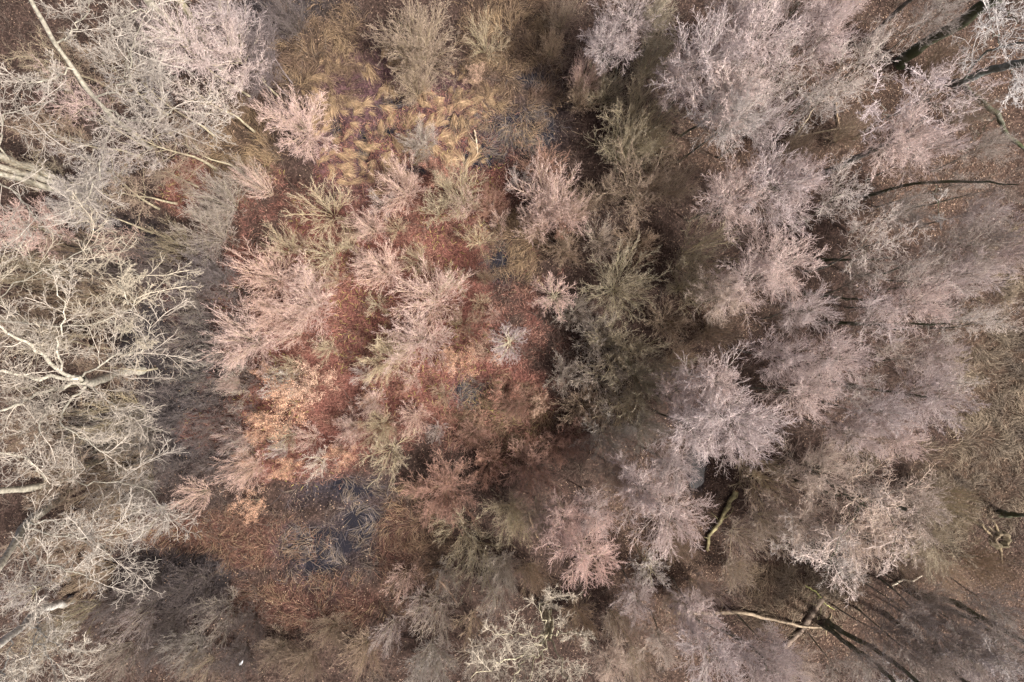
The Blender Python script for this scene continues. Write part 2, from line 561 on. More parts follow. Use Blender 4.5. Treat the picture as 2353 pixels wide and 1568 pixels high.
def protos():
    plan = {'fan': 5, 'crook': 3, 'star': 2, 'bush': 4, 'round': 2, 'spray': 4, 'leafy': 2, 'sapling': 2}
    for kind, n in plan.items():
        PROTO[kind] = []
        for k in range(n):
            t = build_tree(hash_seed(kind, k), kind)
            single = kind in ('fan', 'crook', 'star')
            ent = {'radius': t['radius'], 'height': t['height'], 'zc': t['zc'], 'cen': t['cen'], 'stems': []}
            if single:
                v, q = merge([t['stems'][0], t['boughs']])
                ent['stems'].append(('trunk', fast_mesh('trunk', v, q, mat=M_BARK)))
                cv, cq = t['crown']
                tn = t['tones'][1:]
            else:
                for s in t['stems'][:5]:
                    ent['stems'].append(('stem', fast_mesh('stem', *s, mat=M_BARK)))
                cv, cq = merge(t['stems'][5:] + [t['boughs'], t['crown']])
                tn = [(sum(len(z_[0]) for z_ in t['stems'][5:]), BOUGH)] + t['tones']
            ent['crown'] = fast_mesh('crown', cv, cq, mat=M_TWIG, color=np.concatenate([np.tile(np.array(c_), (n_, 1)) for n_, c_ in tn if n_]))
            TRIS[0] += 2 * len(cq)
            if 'leaves' in t:
                lv, lt = t['leaves']
                ent['leaves'] = fast_mesh('foliage', lv, None, lt, mat=M_HANGLEAF, smooth=False)
                TRIS[0] += len(lt)
            PROTO[kind].append(ent)


def hash_seed(kind, k):
    return sum(ord(ch) * (i + 3) for i, ch in enumerate(kind)) * 31 + k * 977


protos()

# ------------------------------------------------------------------ survey of the trees and shrubs
# x, y of the crown and its radius on the sheet, height in metres, kind, tint, moss, own label (or None)
S_ = []


def A(x, y, r, h, kind, tint, label=None, short=None, moss=None):
    S_.append((x, y, r, h, kind, tint, label, short, moss))


# landmarks with labels of their own
A(1175, 785, 46, 11, 'star', 'M', 'small silvery tree seen as an even star, mid clearing beside orange leaves', 'silvery star-shaped tree')
A(1275, 665, 52, 14, 'star', 'P', 'bright pink star-shaped tree standing clear of the dim olive trees', 'bright pink star-shaped tree')
A(1320, 1290, 84, 15, 'fan', 'P', 'brightest rosy pink feathery tree, its round lower edge dark beneath', 'brightest rosy feathery tree')
A(1545, 1190, 88, 15, 'fan', 'P', 'pale pink feathery tree just above the mossy yellow log', 'pale feathery tree above the mossy log')
A(1680, 950, 122, 16, 'fan', 'P', 'widest rosy feathery tree in the middle of the pink wood', 'widest rosy feathery tree')
A(680, 280, 84, 7.5, 'round', 'P', 'round pinkish tree alone beside the golden reeds', 'round pinkish tree by the reeds')
A(960, 90, 92, 9, 'round', 'T', 'big tan-pink rounded tree near the top edge between two reed beds', 'big rounded tree between reed beds')
A(965, 325, 47, 4.5, 'round', 'G', 'small dense grey-tan ball of twigs among golden tussocks', 'dense grey-tan twig ball')
A(740, 480, 76, 8, 'spray', 'C', 'open cream-yellow tree with bare limbs and a cut stem end', 'open cream-yellow tree')
A(1250, 385, 60, 4.5, 'bush', 'R', 'rusty orange broom-like shrub on the edge of the dark pool', 'rusty broom-like shrub')
A(1020, 1125, 86, 6.5, 'round', 'R', 'dense russet twiggy shrub beside the flattened grey grass', 'dense russet shrub')
A(650, 938, 62, 6, 'leafy', 'L', 'brightest orange shrub still full of dead leaves', 'brightest orange leafy shrub')
A(1045, 832, 44, 6, 'leafy', 'L', 'peach-coloured leafy shrub in mid clearing, one gap from the silvery star', 'peach leafy shrub')
A(1120, 812, 42, 6, 'leafy', 'K', 'pale leafy shrub touching the silvery star-shaped tree', 'pale leafy shrub')
A(990, 685, 88, 7.5, 'bush', 'P', 'broad cream-pink willow in the middle of the red clearing', 'broad cream-pink willow')
A(960, 775, 80, 7.5, 'bush', 'P', 'pink willow directly under the broad cream-pink willow', 'pink willow under the broad one')
A(885, 822, 62, 7, 'bush', 'C', 'pale cream willow with drooping lower twigs, last of the willow chain', 'drooping pale cream willow')
A(840, 515, 44, 8, 'bush', 'P', 'small bright pink shrub below the open cream-yellow tree', 'small bright pink shrub')
A(730, 1068, 42, 4.5, 'spray', 'W', 'spiky whitish shrub at the top edge of the dark pool', 'spiky whitish shrub')
A(1480, 870, 84, 10, 'bush', 'O', 'yellowest olive tree of the dim strip, limbs fanning down', 'yellowest olive tree')
A(1480, 255, 92, 10, 'bush', 'O', 'tall olive-green tree with lichen limbs at the upper dim strip', 'tall olive lichen tree')
A(1430, 660, 88, 10, 'bush', 'O', 'olive-tan bushy tree beside the bright pink star', 'olive-tan bushy tree')
A(1930, 190, 96, 18, 'crook', 'W', 'whitish crooked-limbed tree in the upper pink wood', 'whitish crooked tree')
A(2135, 240, 98, 17, 'crook', 'P', 'pink tree on a long dark slanting trunk with white limbs', 'pink tree on the slanting trunk')
A(1960, 1190, 128, 14, 'crook', 'T', 'tan-white gnarled tree over the grassy glade', 'tan-white gnarled tree')
A(1650, 1480, 84, 15, 'fan', 'M', 'mauve feathery tree overlapping the tip of the pale fallen log', 'mauve tree at the pale log')
A(1460, 50, 78, 14, 'fan', 'M', 'mauve tree at the top edge above the tall olive tree', 'mauve tree at the top edge')
A(1265, 455, 84, 9, 'bush', 'P', 'pale pink triple-crowned tree under the rusty shrub', 'pale pink triple-crowned tree')
A(1115, 88, 48, 6, 'spray', 'C', 'slender cream tree with a visible straight stem among reeds', 'slender cream tree')
A(610, 635, 72, 8, 'bush', 'P', 'pinkish shrub at the thicket corner speckled with last leaves', 'leaf-speckled pinkish shrub')
A(560, 785, 78, 8, 'bush', 'P', 'pink shrub leaning over the dark thicket edge', 'pink shrub over the thicket edge')
A(700, 700, 78, 8, 'bush', 'P', 'pink shrub with pale level limbs amid the clearing', 'pink shrub with level limbs')
A(2340, 560, 70, 17, 'fan', 'M', 'mauve-pink tree cut off by the picture edge beside grey trees', 'mauve-pink edge tree')
A(2135, 915, 78, 15, 'fan', 'M', 'mauve-pink tree bordering the wide brown grass', 'mauve-pink tree by the brown grass')
A(890, 1050, 68, 6.5, 'spray', 'C', 'cream shrub with yellow-green limbs above the grey flattened grass', 'cream shrub with yellow-green limbs')
A(1140, 1400, 40, 9, 'spray', 'W', 'small spiky silvery tree near the large cream limbed tree', 'spiky silvery tree')
A(430, 95, 84, 15, 'fan', 'M', 'mauve crown pressed against the tall cream-trunked trees', 'mauve crown by the cream trunks')

# upper pink wood
for a in [(1760, 60, 112, 18, 'fan', 'P'), (1630, 110, 92, 17, 'fan', 'M'), (1850, 15, 84, 18, 'fan', 'P'), (1705, 200, 96, 17, 'fan', 'M'),
          (1800, 165, 90, 18, 'crook', 'W'), (1650, 262, 78, 16, 'fan', 'W'), (2030, 115, 60, 17, 'crook', 'W'), (1905, 85, 74, 17, 'fan', 'P'),
          (1960, 10, 56, 18, 'fan', 'P'), (1392, 105, 56, 13, 'fan', 'M'), (1530, 30, 56, 14, 'fan', 'O'), (1340, 165, 42, 8, 'bush', 'P'),
          (1330, 218, 38, 6, 'bush', 'T'), (1880, 255, 62, 15, 'crook', 'W'), (1750, 270, 60, 14, 'fan', 'M'), (1580, 190, 60, 14, 'fan', 'M'),
          (2085, 300, 78, 15, 'fan', 'P'), (2140, 335, 62, 14, 'fan', 'P'), (1785, 415, 102, 16, 'fan', 'P'), (1675, 450, 82, 14, 'fan', 'P'),
          (1855, 395, 60, 15, 'fan', 'P'), (1935, 460, 76, 16, 'crook', 'W'), (1615, 560, 72, 12, 'spray', 'C'), (1805, 600, 84, 15, 'fan', 'P'),
          (1725, 640, 80, 14, 'fan', 'P'), (1660, 680, 62, 12, 'fan', 'T'), (2010, 560, 84, 16, 'crook', 'W'), (2105, 615, 84, 16, 'crook', 'W'),
          (2225, 560, 84, 16, 'fan', 'G'), (2215, 645, 72, 15, 'fan', 'M'), (2065, 715, 82, 17, 'crook', 'P'), (2135, 690, 62, 16, 'fan', 'P'),
          (2230, 745, 62, 14, 'crook', 'W'), (2000, 655, 52, 14, 'crook', 'G'), (1870, 720, 62, 14, 'fan', 'M'), (1790, 800, 68, 14, 'fan', 'P'),
          (1932, 822, 72, 15, 'fan', 'P'), (2060, 800, 54, 14, 'crook', 'W'), (1868, 912, 72, 15, 'fan', 'P'), (2045, 960, 68, 14, 'fan', 'M'),
          (2075, 1012, 62, 13, 'fan', 'P'), (1965, 1000, 54, 12, 'fan', 'P'), (1975, 895, 56, 14, 'crook', 'W'), (2300, 740, 50, 12, 'crook', 'W'),
          (2185, 430, 64, 13, 'crook', 'G'), (2300, 430, 56, 14, 'crook', 'G'), (2095, 480, 52, 12, 'fan', 'G'), (2250, 480, 50, 12, 'fan', 'M'),
          (1600, 965, 74, 13, 'fan', 'P'), (1725, 1010, 66, 13, 'fan', 'P'), (1635, 870, 70, 14, 'fan', 'P'), (1560, 900, 48, 11, 'fan', 'P'),
          (1465, 1120, 80, 13, 'fan', 'P'), (1545, 1060, 56, 13, 'fan', 'M'), (1415, 1095, 48, 10, 'fan', 'B'), (1305, 1200, 66, 13, 'fan', 'P'),
          (1365, 1175, 52, 12, 'fan', 'P'), (1250, 1200, 40, 10, 'fan', 'B'),
          (1895, 1265, 92, 13, 'crook', 'W'), (2040, 1265, 84, 13, 'crook', 'T'), (1800, 1135, 82, 11, 'spray', 'T'), (1745, 1085, 60, 9, 'spray', 'O'),
          (1880, 1085, 78, 12, 'fan', 'T'), (2080, 1165, 80, 12, 'fan', 'T'), (2155, 1235, 74, 11, 'fan', 'O'), (1715, 1245, 62, 8, 'spray', 'T'),
          (1955, 1310, 50, 11, 'crook', 'W'), (1790, 1220, 60, 9, 'bush', 'T'), (2000, 1110, 56, 12, 'crook', 'W'), (2190, 1160, 56, 9, 'bush', 'O'),
          (1725, 1535, 72, 14, 'fan', 'M'), (1610, 1440, 56, 12, 'fan', 'P'), (1785, 1505, 62, 13, 'fan', 'M'), (1940, 1548, 46, 9, 'crook', 'G'),
          (2225, 1465, 84, 15, 'fan', 'G'), (2145, 1525, 72, 14, 'fan', 'G'), (2315, 1505, 74, 15, 'fan', 'G'), (2065, 1490, 56, 12, 'fan', 'G'),
          (2310, 1400, 52, 14, 'fan', 'G'), (1620, 1370, 42, 8, 'bush', 'P'),
          (1500, 1305, 46, 9, 'star', 'W'), (1470, 1390, 50, 10, 'fan', 'M'), (1520, 1470, 50, 9, 'fan', 'T'), (1425, 1450, 48, 8, 'bush', 'T'),
          (1590, 600, 40, 9, 'spray', 'O'), (2290, 340, 46, 10, 'fan', 'G'), (2180, 20, 60, 13, 'fan', 'G'), (1660, 20, 70, 16, 'fan', 'P')]:
    A(*a)
# dim olive strip
for a in [(1500, 130, 62, 9, 'bush', 'O'), (1435, 330, 68, 9, 'bush', 'O'), (1475, 425, 92, 9, 'bush', 'B'), (1392, 440, 50, 6, 'bush', 'B'),
          (1385, 548, 48, 5.5, 'bush', 'T'), (1555, 425, 52, 8, 'bush', 'B'), (1590, 660, 58, 9, 'bush', 'O'), (1545, 745, 54, 7, 'bush', 'B'),
          (1375, 775, 62, 7, 'bush', 'G'), (1325, 715, 46, 6, 'bush', 'G'), (1425, 805, 78, 9, 'bush', 'O'), (1380, 872, 66, 7, 'bush', 'G'),
          (1440, 925, 60, 8, 'bush', 'O'), (1345, 935, 58, 6, 'bush', 'B'), (1300, 865, 44, 5.5, 'bush', 'G'), (1400, 1010, 70, 7, 'bush', 'G'),
          (1325, 1010, 50, 6, 'bush', 'R'), (1490, 985, 54, 8, 'bush', 'G'), (1215, 1085, 74, 6, 'bush', 'R'), (1280, 1035, 46, 6, 'bush', 'R'),
          (1390, 200, 62, 7, 'bush', 'O'), (1330, 470, 44, 6, 'bush', 'B'), (1300, 570, 48, 5, 'bush', 'B'), (1470, 560, 56, 6, 'bush', 'B'),
          (1510, 320, 50, 8, 'bush', 'O'), (1640, 760, 52, 6, 'bush', 'B'), (1560, 820, 44, 7, 'bush', 'B')]:
    A(*a)
# clearing
for a in [(1050, 430, 64, 7.5, 'bush', 'C'), (1000, 478, 44, 6, 'spray', 'C'), (922, 425, 62, 7, 'bush', 'P'), (1192, 412, 38, 6, 'spray', 'M'),
          (1298, 485, 52, 8.5, 'bush', 'P'), (1235, 505, 50, 8, 'bush', 'P'), (1092, 548, 44, 6, 'spray', 'C'), (952, 190, 52, 6, 'bush', 'T'),
          (960, 595, 40, 5.5, 'spray', 'C'), (745, 580, 50, 6, 'spray', 'C'), (882, 618, 56, 6.5, 'bush', 'P'), (1040, 642, 40, 5.5, 'spray', 'C'),
          (1105, 695, 26, 4, 'spray', 'C'), (1132, 722, 22, 3.5, 'spray', 'P'), (692, 632, 48, 6.5, 'spray', 'P'), (610, 715, 56, 7.5, 'bush', 'P'),
          (665, 765, 46, 7, 'spray', 'P'), (665, 845, 36, 5, 'spray', 'C'), (745, 800, 34, 4, 'spray', 'C'), (720, 655, 40, 6, 'spray', 'P'),
          (505, 460, 62, 7.5, 'bush', 'G'), (555, 405, 44, 7, 'spray', 'G'), (585, 420, 36, 9, 'spray', 'P'), (470, 622, 66, 8, 'bush', 'D'),
          (470, 530, 70, 8, 'bush', 'G'), (640, 565, 44, 6.5, 'spray', 'C'), (270, 562, 52, 9, 'spray', 'P'), (640, 885, 42, 6, 'spray', 'W'),
          (540, 1010, 40, 6, 'spray', 'P'), (555, 1082, 56, 6.5, 'bush', 'P'), (650, 1005, 38, 4, 'spray', 'O'), (802, 990, 40, 5, 'bush', 'P'),
          (872, 985, 46, 6, 'bush', 'C'), (950, 965, 42, 5.5, 'bush', 'P'), (440, 1142, 46, 6, 'spray', 'P'), (860, 700, 32, 3.5, 'spray', 'C'),
          (1060, 745, 40, 4, 'spray', 'T'), (760, 640, 34, 4, 'spray', 'T'), (1085, 1000, 40, 4, 'bush', 'R'), (1185, 930, 42, 4.5, 'bush', 'R'),
          (1125, 1070, 50, 5.5, 'bush', 'R'), (1075, 470, 40, 6, 'spray', 'P'), (1130, 470, 44, 5, 'bush', 'R'), (840, 600, 34, 4.5, 'bush', 'P'),
          (905, 520, 30, 4, 'spray', 'C'), (1290, 30, 44, 6, 'bush', 'B'), (1270, 105, 28, 5, 'bush', 'T'), (950, 870, 30, 4, 'spray', 'P')]:
    A(*a)
# leafy orange bits
for a in [(705, 892, 52, 5.5, 'leafy', 'K'), (594, 985, 36, 4.5, 'leafy', 'L'), (655, 1076, 30, 4, 'leafy', 'L'), (785, 1047, 34, 4, 'leafy', 'L'),
          (580, 1162, 36, 3.5, 'leafy', 'L'), (565, 1055, 20, 3.5, 'leafy', 'L'), (606, 856, 22, 4, 'leafy', 'L'), (838, 920, 17, 2.5, 'leafy', 'L'),
          (1240, 936, 26, 4, 'leafy', 'K'), (1160, 905, 36, 4, 'leafy', 'N'), (1218, 1008, 18, 3, 'leafy', 'N'), (1010, 388, 36, 6, 'leafy', 'N'),
          (1090, 168, 26, 3, 'leafy', 'K'), (820, 985, 18, 3, 'leafy', 'L'), (925, 900, 16, 2.5, 'leafy', 'N'), (1290, 530, 20, 4, 'leafy', 'N')]:
    A(*a)
# lower wood
for a in [(1060, 1232, 62, 8, 'spray', 'O'), (1092, 1292, 66, 9, 'spray', 'O'), (1155, 1315, 52, 8, 'bush', 'G'), (1180, 1190, 62, 8, 'bush', 'O'),
          (890, 1462, 38, 7, 'spray', 'M'), (1000, 1420, 60, 7, 'spray', 'G'), (1105, 1535, 70, 9, 'spray', 'G'), (985, 1525, 60, 7, 'bush', 'G'),
          (1395, 1530, 56, 9, 'fan', 'T'), (925, 1340, 42, 5, 'spray', 'P'), (960, 1400, 46, 5, 'spray', 'M'), (1080, 1440, 46, 6, 'spray', 'T'),
          (1330, 1440, 50, 7, 'bush', 'T'), (830, 1500, 56, 5, 'bush', 'B'), (760, 1450, 50, 4, 'bush', 'B'), (1225, 1330, 46, 7, 'bush', 'B'),
          (1470, 1540, 48, 8, 'bush', 'T'), (1020, 1330, 40, 6, 'spray', 'G')]:
    A(*a)
# lower dusk-coloured saplings and thickets
for a in [(300, 1432, 58, 8, 'spray', 'M'), (440, 1365, 80, 7, 'bush', 'D'), (500, 1420, 56, 6, 'spray', 'G'), (355, 1490, 58, 6, 'bush', 'D'),
          (430, 1500, 54, 6, 'bush', 'G'), (540, 1520, 50, 5, 'bush', 'D'), (250, 1520, 58, 7, 'spray', 'G'), (330, 1350, 50, 6, 'bush', 'D'),
          (560, 1440, 46, 5, 'bush', 'D'), (640, 1500, 50, 4, 'bush', 'B'), (700, 1530, 54, 5, 'bush', 'B'), (390, 1430, 50, 6, 'bush', 'D'),
          (450, 1550, 50, 6, 'spray', 'T'), (250, 1400, 46, 7, 'bush', 'D')]:
    A(*a)
# wood on the cream-trunk side
for a in [(550, 130, 72, 12, 'fan', 'M'), (605, 90, 58, 10, 'fan', 'D'), (505, 40, 72, 14, 'fan', 'M'), (645, 30, 56, 8, 'bush', 'D'),
          (600, 165, 52, 8, 'fan', 'D'), (350, 60, 60, 13, 'fan', 'G'), (300, 1000, 62, 9, 'bush', 'G'), (240, 960, 78, 12, 'spray', 'C'),
          (290, 1065, 66, 9, 'spray', 'T'), (205, 1120, 82, 11, 'spray', 'T'), (125, 1090, 70, 12, 'fan', 'T'), (335, 1190, 54, 8, 'spray', 'W'),
          (250, 1210, 62, 9, 'spray', 'T'), (60, 1010, 62, 12, 'fan', 'T'), (150, 570, 64, 12, 'spray', 'T'), (55, 520, 66, 13, 'fan', 'P'),
          (245, 690, 62, 10, 'spray', 'T'), (125, 680, 72, 12, 'spray', 'T'), (60, 620, 60, 12, 'spray', 'C'), (190, 480, 66, 13, 'fan', 'W'),
          (440, 330, 70, 11, 'crook', 'T'), (470, 240, 76, 13, 'crook', 'W'), (330, 330, 90, 15, 'crook', 'W'), (120, 290, 80, 15, 'crook', 'T'),
          (300, 440, 76, 12, 'crook', 'T'), (380, 400, 60, 10, 'crook', 'T'), (230, 400, 70, 14, 'crook', 'W'), (100, 130, 80, 15, 'crook', 'C'),
          (250, 150, 80, 15, 'crook', 'T'), (350, 200, 76, 14, 'crook', 'W'), (180, 230, 70, 14, 'crook', 'P'), (60, 400, 60, 14, 'crook', 'C'),
          (340, 610, 56, 8, 'bush', 'D'), (390, 560, 46, 7, 'spray', 'O'), (220, 600, 56, 9, 'bush', 'D'), 
          (160, 1270, 66, 10, 'fan', 'T'), (80, 1230, 60, 11, 'fan', 'T'), (60, 1370, 62, 11, 'crook', 'W'), (140, 1440, 62, 10, 'spray', 'C'),
          (60, 1500, 66, 11, 'crook', 'C'), (200, 1340, 50, 8, 'bush', 'T'), (300, 1130, 60, 8, 'bush', 'G'), (40, 900, 60, 13, 'crook', 'T'),
          (230, 830, 70, 12, 'crook', 'T'), (110, 780, 66, 14, 'crook', 'C'), (170, 1000, 60, 11, 'spray', 'G'), (60, 750, 60, 13, 'crook', 'T')]:
    A(*a)
# small pale crowns scattered over the red floor
erng = random.Random(12)
epts = [(x_, y_) for x_, y_ in [(800, 560), (770, 690), (800, 760), (830, 860), (760, 880), (720, 960), (860, 930), (900, 720), (1050, 590), (1120, 630), (1000, 560),
        (950, 500), (870, 470), (800, 620), (1080, 780), (1020, 900), (980, 860), (910, 940), (700, 1010), (620, 900), (580, 850), (640, 1040), (760, 1010), (850, 1030),
        (1150, 500), (1180, 650), (1190, 720), (680, 560), (780, 450), (620, 470), (1000, 1000), (1060, 940), (1220, 860), (520, 880), (560, 930), (510, 960)]]
for x_, y_ in epts[::3]:
    A(x_ + erng.uniform(-8, 8), y_ + erng.uniform(-8, 8), erng.uniform(22, 38), erng.uniform(3, 5.5), erng.choice(['spray', 'bush', 'spray']), erng.choice(['P', 'P', 'C', 'T', 'M']))
# fuller cover over the lower corner
for a in [(2105, 1425, 62, 12, 'fan', 'G'), (2260, 1535, 66, 14, 'fan', 'M'), (1990, 1235, 66, 12, 'fan', 'T'), (1850, 1195, 66, 11, 'fan', 'T'), (2120, 1300, 56, 9, 'bush', 'T'),
          (2170, 1400, 54, 11, 'fan', 'G'), (2010, 1545, 52, 11, 'fan', 'G'), (2280, 1310, 50, 8, 'bush', 'B'), (1840, 1545, 50, 10, 'fan', 'T'), (2200, 1330, 46, 7, 'bush', 'T'),
          (1700, 1320, 44, 6, 'bush', 'T'), (1560, 1260, 40, 7, 'bush', 'B'), (1570, 1400, 42, 7, 'bush', 'T'), (2240, 250, 44, 8, 'bush', 'G'), (2180, 130, 46, 8, 'bush', 'B'),
          (1960, 300, 44, 7, 'bush', 'B'), (1850, 330, 40, 6, 'bush', 'B'), (2210, 880, 44, 9, 'crook', 'W'), (2160, 820, 52, 12, 'fan', 'M')]:
    A(*a)
# dark thicket of saplings
trng = random.Random(5)
for row in range(11):
    for colm in range(5):
        x = 362 + colm * 45 + (row % 2) * 20 + trng.uniform(-14, 14)
        y = 670 + row * 41 + trng.uniform(-13, 13)
        if x < 352 or (x < 385 and y < 900) or x > 575 - max(0, (y - 900)) * 0.12:
            continue
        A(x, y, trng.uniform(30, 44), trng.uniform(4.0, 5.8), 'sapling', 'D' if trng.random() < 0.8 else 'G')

# ------------------------------------------------------------------ labels: each says which one
LEAFT = {'L': ((0.66, 0.40, 0.26), 'orange'), 'K': ((0.66, 0.45, 0.33), 'peach'), 'N': ((0.44, 0.22, 0.16), 'rust')}
KINDWORD = {'fan': 'feathery bare tree', 'crook': 'crooked bare tree', 'star': 'straight-branched bare tree', 'bush': 'bushy bare shrub',
            'round': 'rounded bare shrub', 'spray': 'open bare shrub', 'leafy': 'leafy shrub', 'sapling': 'thicket sapling'}
NAME = {'fan': 'bare_tree', 'crook': 'bare_tree', 'star': 'bare_tree', 'bush': 'bare_shrub', 'round': 'bare_shrub', 'spray': 'bare_shrub',
        'leafy': 'leafy_shrub', 'sapling': 'sapling'}
CATEG = {'bare_tree': 'tree', 'bare_shrub': 'shrub', 'leafy_shrub': 'shrub', 'sapling': 'sapling'}
MARKS = [(s[0], s[1], s[7]) for s in S_ if s[7]]
MARKS += [(1800, 1425, 'pale fallen log'), (1645, 1225, 'mossy yellow log'), (2170, 75, 'thick mossy slanting trunk'), (740, 1270, 'grey flattened grass pool'),
          (1190, 300, 'upper dark pool'), (558, 1518, 'white scrap'), (95, 400, 'triple cream trunk'), (2230, 1400, 'forked dark trunk'),
          (60, 860, 'massive pale-limbed tree'), (1250, 1480, 'large cream limbed tree'), (90, 1170, 'curving cream trunk'),
          (2300, 1240, 'dark hollow stump'), (470, 230, 'slanting cream trunk'), (330, 650, 'hooked cream limb'), (1700, 330, 'brown leaf floor')]
USED = set()


def place_words(dx, dy):
    a = math.degrees(math.atan2(-dy, dx)) % 360
    k = int((a + 22.5) // 45) % 8
    return ['right of', 'up right of', 'above', 'up left of', 'left of', 'down left of', 'below', 'down right of'][k]


def auto_label(x, y, r, kind, tint):
    col = (LEAFT.get(tint) or TINT[tint])[1]
    size = 'small' if r < 45 else 'wide' if r > 76 else 'mid-sized'
    head = f'{size} {col} {KINDWORD[kind]}'
    near = sorted(MARKS, key=lambda m: (m[0] - x) ** 2 + (m[1] - y) ** 2)
    for dist_words in (True, False):
        for (mx, my, mn) in near[:6]:
            d = math.hypot(x - mx, y - my)
            if d < 12:
                continue
            how = 'just ' if d < 110 else '' if d < 230 else 'well '
            lab = f'{head} {how}{place_words(x - mx, y - my)} the {mn}'
            if lab not in USED and len(lab.replace('-', ' ').split()) <= 16:
                USED.add(lab)
                return lab
    mx, my, mn = near[0]
    for q in range(len(near)):
        lab = f'{col} {KINDWORD[kind]} {place_words(x - near[q][0], y - near[q][1])} the {near[q][2]}'
        if lab not in USED and len(lab.replace('-', ' ').split()) <= 16:
            break
    USED.add(lab)
    return lab


GROUP = {'fan': 'feathery bare trees of the wood', 'crook': 'crooked bare trees of the wood', 'star': 'star-shaped trees', 'bush': 'bushy bare shrubs',
         'round': 'rounded bare shrubs', 'spray': 'open bare shrubs', 'leafy': 'shrubs still in dead leaf', 'sapling': 'saplings of the dark thicket'}


def place_tree(i, s):
    x, y, r, h, kind, tint, label, short, moss = s
    rng = random.Random(i * 7 + 3)
    ent = PROTO[kind][i % len(PROTO[kind])]
    zc = ent['zc'] * h
    rw = r * F * (H - zc) * (1.02 if kind in ('fan', 'crook') else 1.04)
    p = world_at(x, y, zc)
    rot = rng.uniform(0, 6.283)
    cr, sr = math.cos(rot), math.sin(rot)
    cx, cy_ = ent['cen']
    bx = p[0] - (cx * cr - cy_ * sr) * rw
    by = p[1] - (cx * sr + cy_ * cr) * rw
    e = link(bpy.data.objects.new(NAME[kind], None))
    e.empty_display_size = 0.3
    e.location = (bx, by, float(ground_h(np.array([bx]), np.array([by]))[0]) - 0.08)
    e.rotation_euler = (rng.gauss(0, 0.035), rng.gauss(0, 0.035), rot)
    q_ = rng.uniform(0.9, 1.12)
    e.scale = (rw * q_, rw / q_, h)
    e['label'] = label or auto_label(x, y, r, kind, tint)
    e['category'] = CATEG[NAME[kind]]
    e['group'] = GROUP[kind]
    j = rng.uniform(0.9, 1.1)
    wj = rng.uniform(-0.03, 0.03)
    base = TINT[tint][0] if tint in TINT else (0.40, 0.28, 0.22)
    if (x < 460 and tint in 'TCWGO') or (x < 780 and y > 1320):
        base = tuple(c * 0.68 for c in base)     # shade of the left gaps and lower left put into the tint
    if i == 0:
        base = (0.50, 0.41, 0.39)
    if tint == 'T' and x > 1350:
        base = (0.60, 0.495, 0.42)
    if tint == 'P' and x > 1350:
        base = (0.70, 0.585, 0.55)
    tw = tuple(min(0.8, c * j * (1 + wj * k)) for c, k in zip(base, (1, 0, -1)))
    right = x > 1350
    if kind in ('fan', 'crook') and right:
        bark, ms = (0.30, 0.28, 0.25), 0.75
    elif tint == 'O':
        bark, ms = (0.42, 0.37, 0.25), 0.05
    elif tint in 'DG':
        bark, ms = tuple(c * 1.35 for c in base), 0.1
    else:
        bark, ms = (0.48, 0.42, 0.29), 0.1
    for nm, me in ent['stems']:
        o = link(bpy.data.objects.new(nm, me))
        o.parent = e
        o.color = (*bark, ms)
    o = link(bpy.data.objects.new('crown', ent['crown']))
    o.parent = e
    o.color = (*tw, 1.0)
    if 'leaves' in ent:
        o = link(bpy.data.objects.new('foliage', ent['leaves']))
        o.parent = e
        o.color = (*[c * j for c in LEAFT[tint][0]], 1.0)


for i, s in enumerate(S_):
    place_tree(i, s)

# ------------------------------------------------------------------ big trees with their own limbs (trunk and limb lines surveyed)
def way(points, n):
    """Smooth line through surveyed (x, y, z) points."""
    w = np.array([world_at(*q) for q in points])
    if len(w) == 2:
        w = np.array([w[0], (w[0] * 2 + w[1]) / 3, (w[0] + 2 * w[1]) / 3, w[1]])
    ext = np.concatenate((w[:1] * 2 - w[1:2], w, w[-1:] * 2 - w[-2:-1]))
    t = np.linspace(0, len(w) - 1.0001, n)
    i = t.astype(int)
    f = (t - i)[:, None]
    p0, p1, p2, p3 = ext[i], ext[i + 1], ext[i + 2], ext[i + 3]
    return 0.5 * (2 * p1 + (p2 - p0) * f + (2 * p0 - 5 * p1 + 4 * p2 - p3) * f ** 2 + (3 * p1 - p0 - 3 * p2 + p3) * f ** 3)


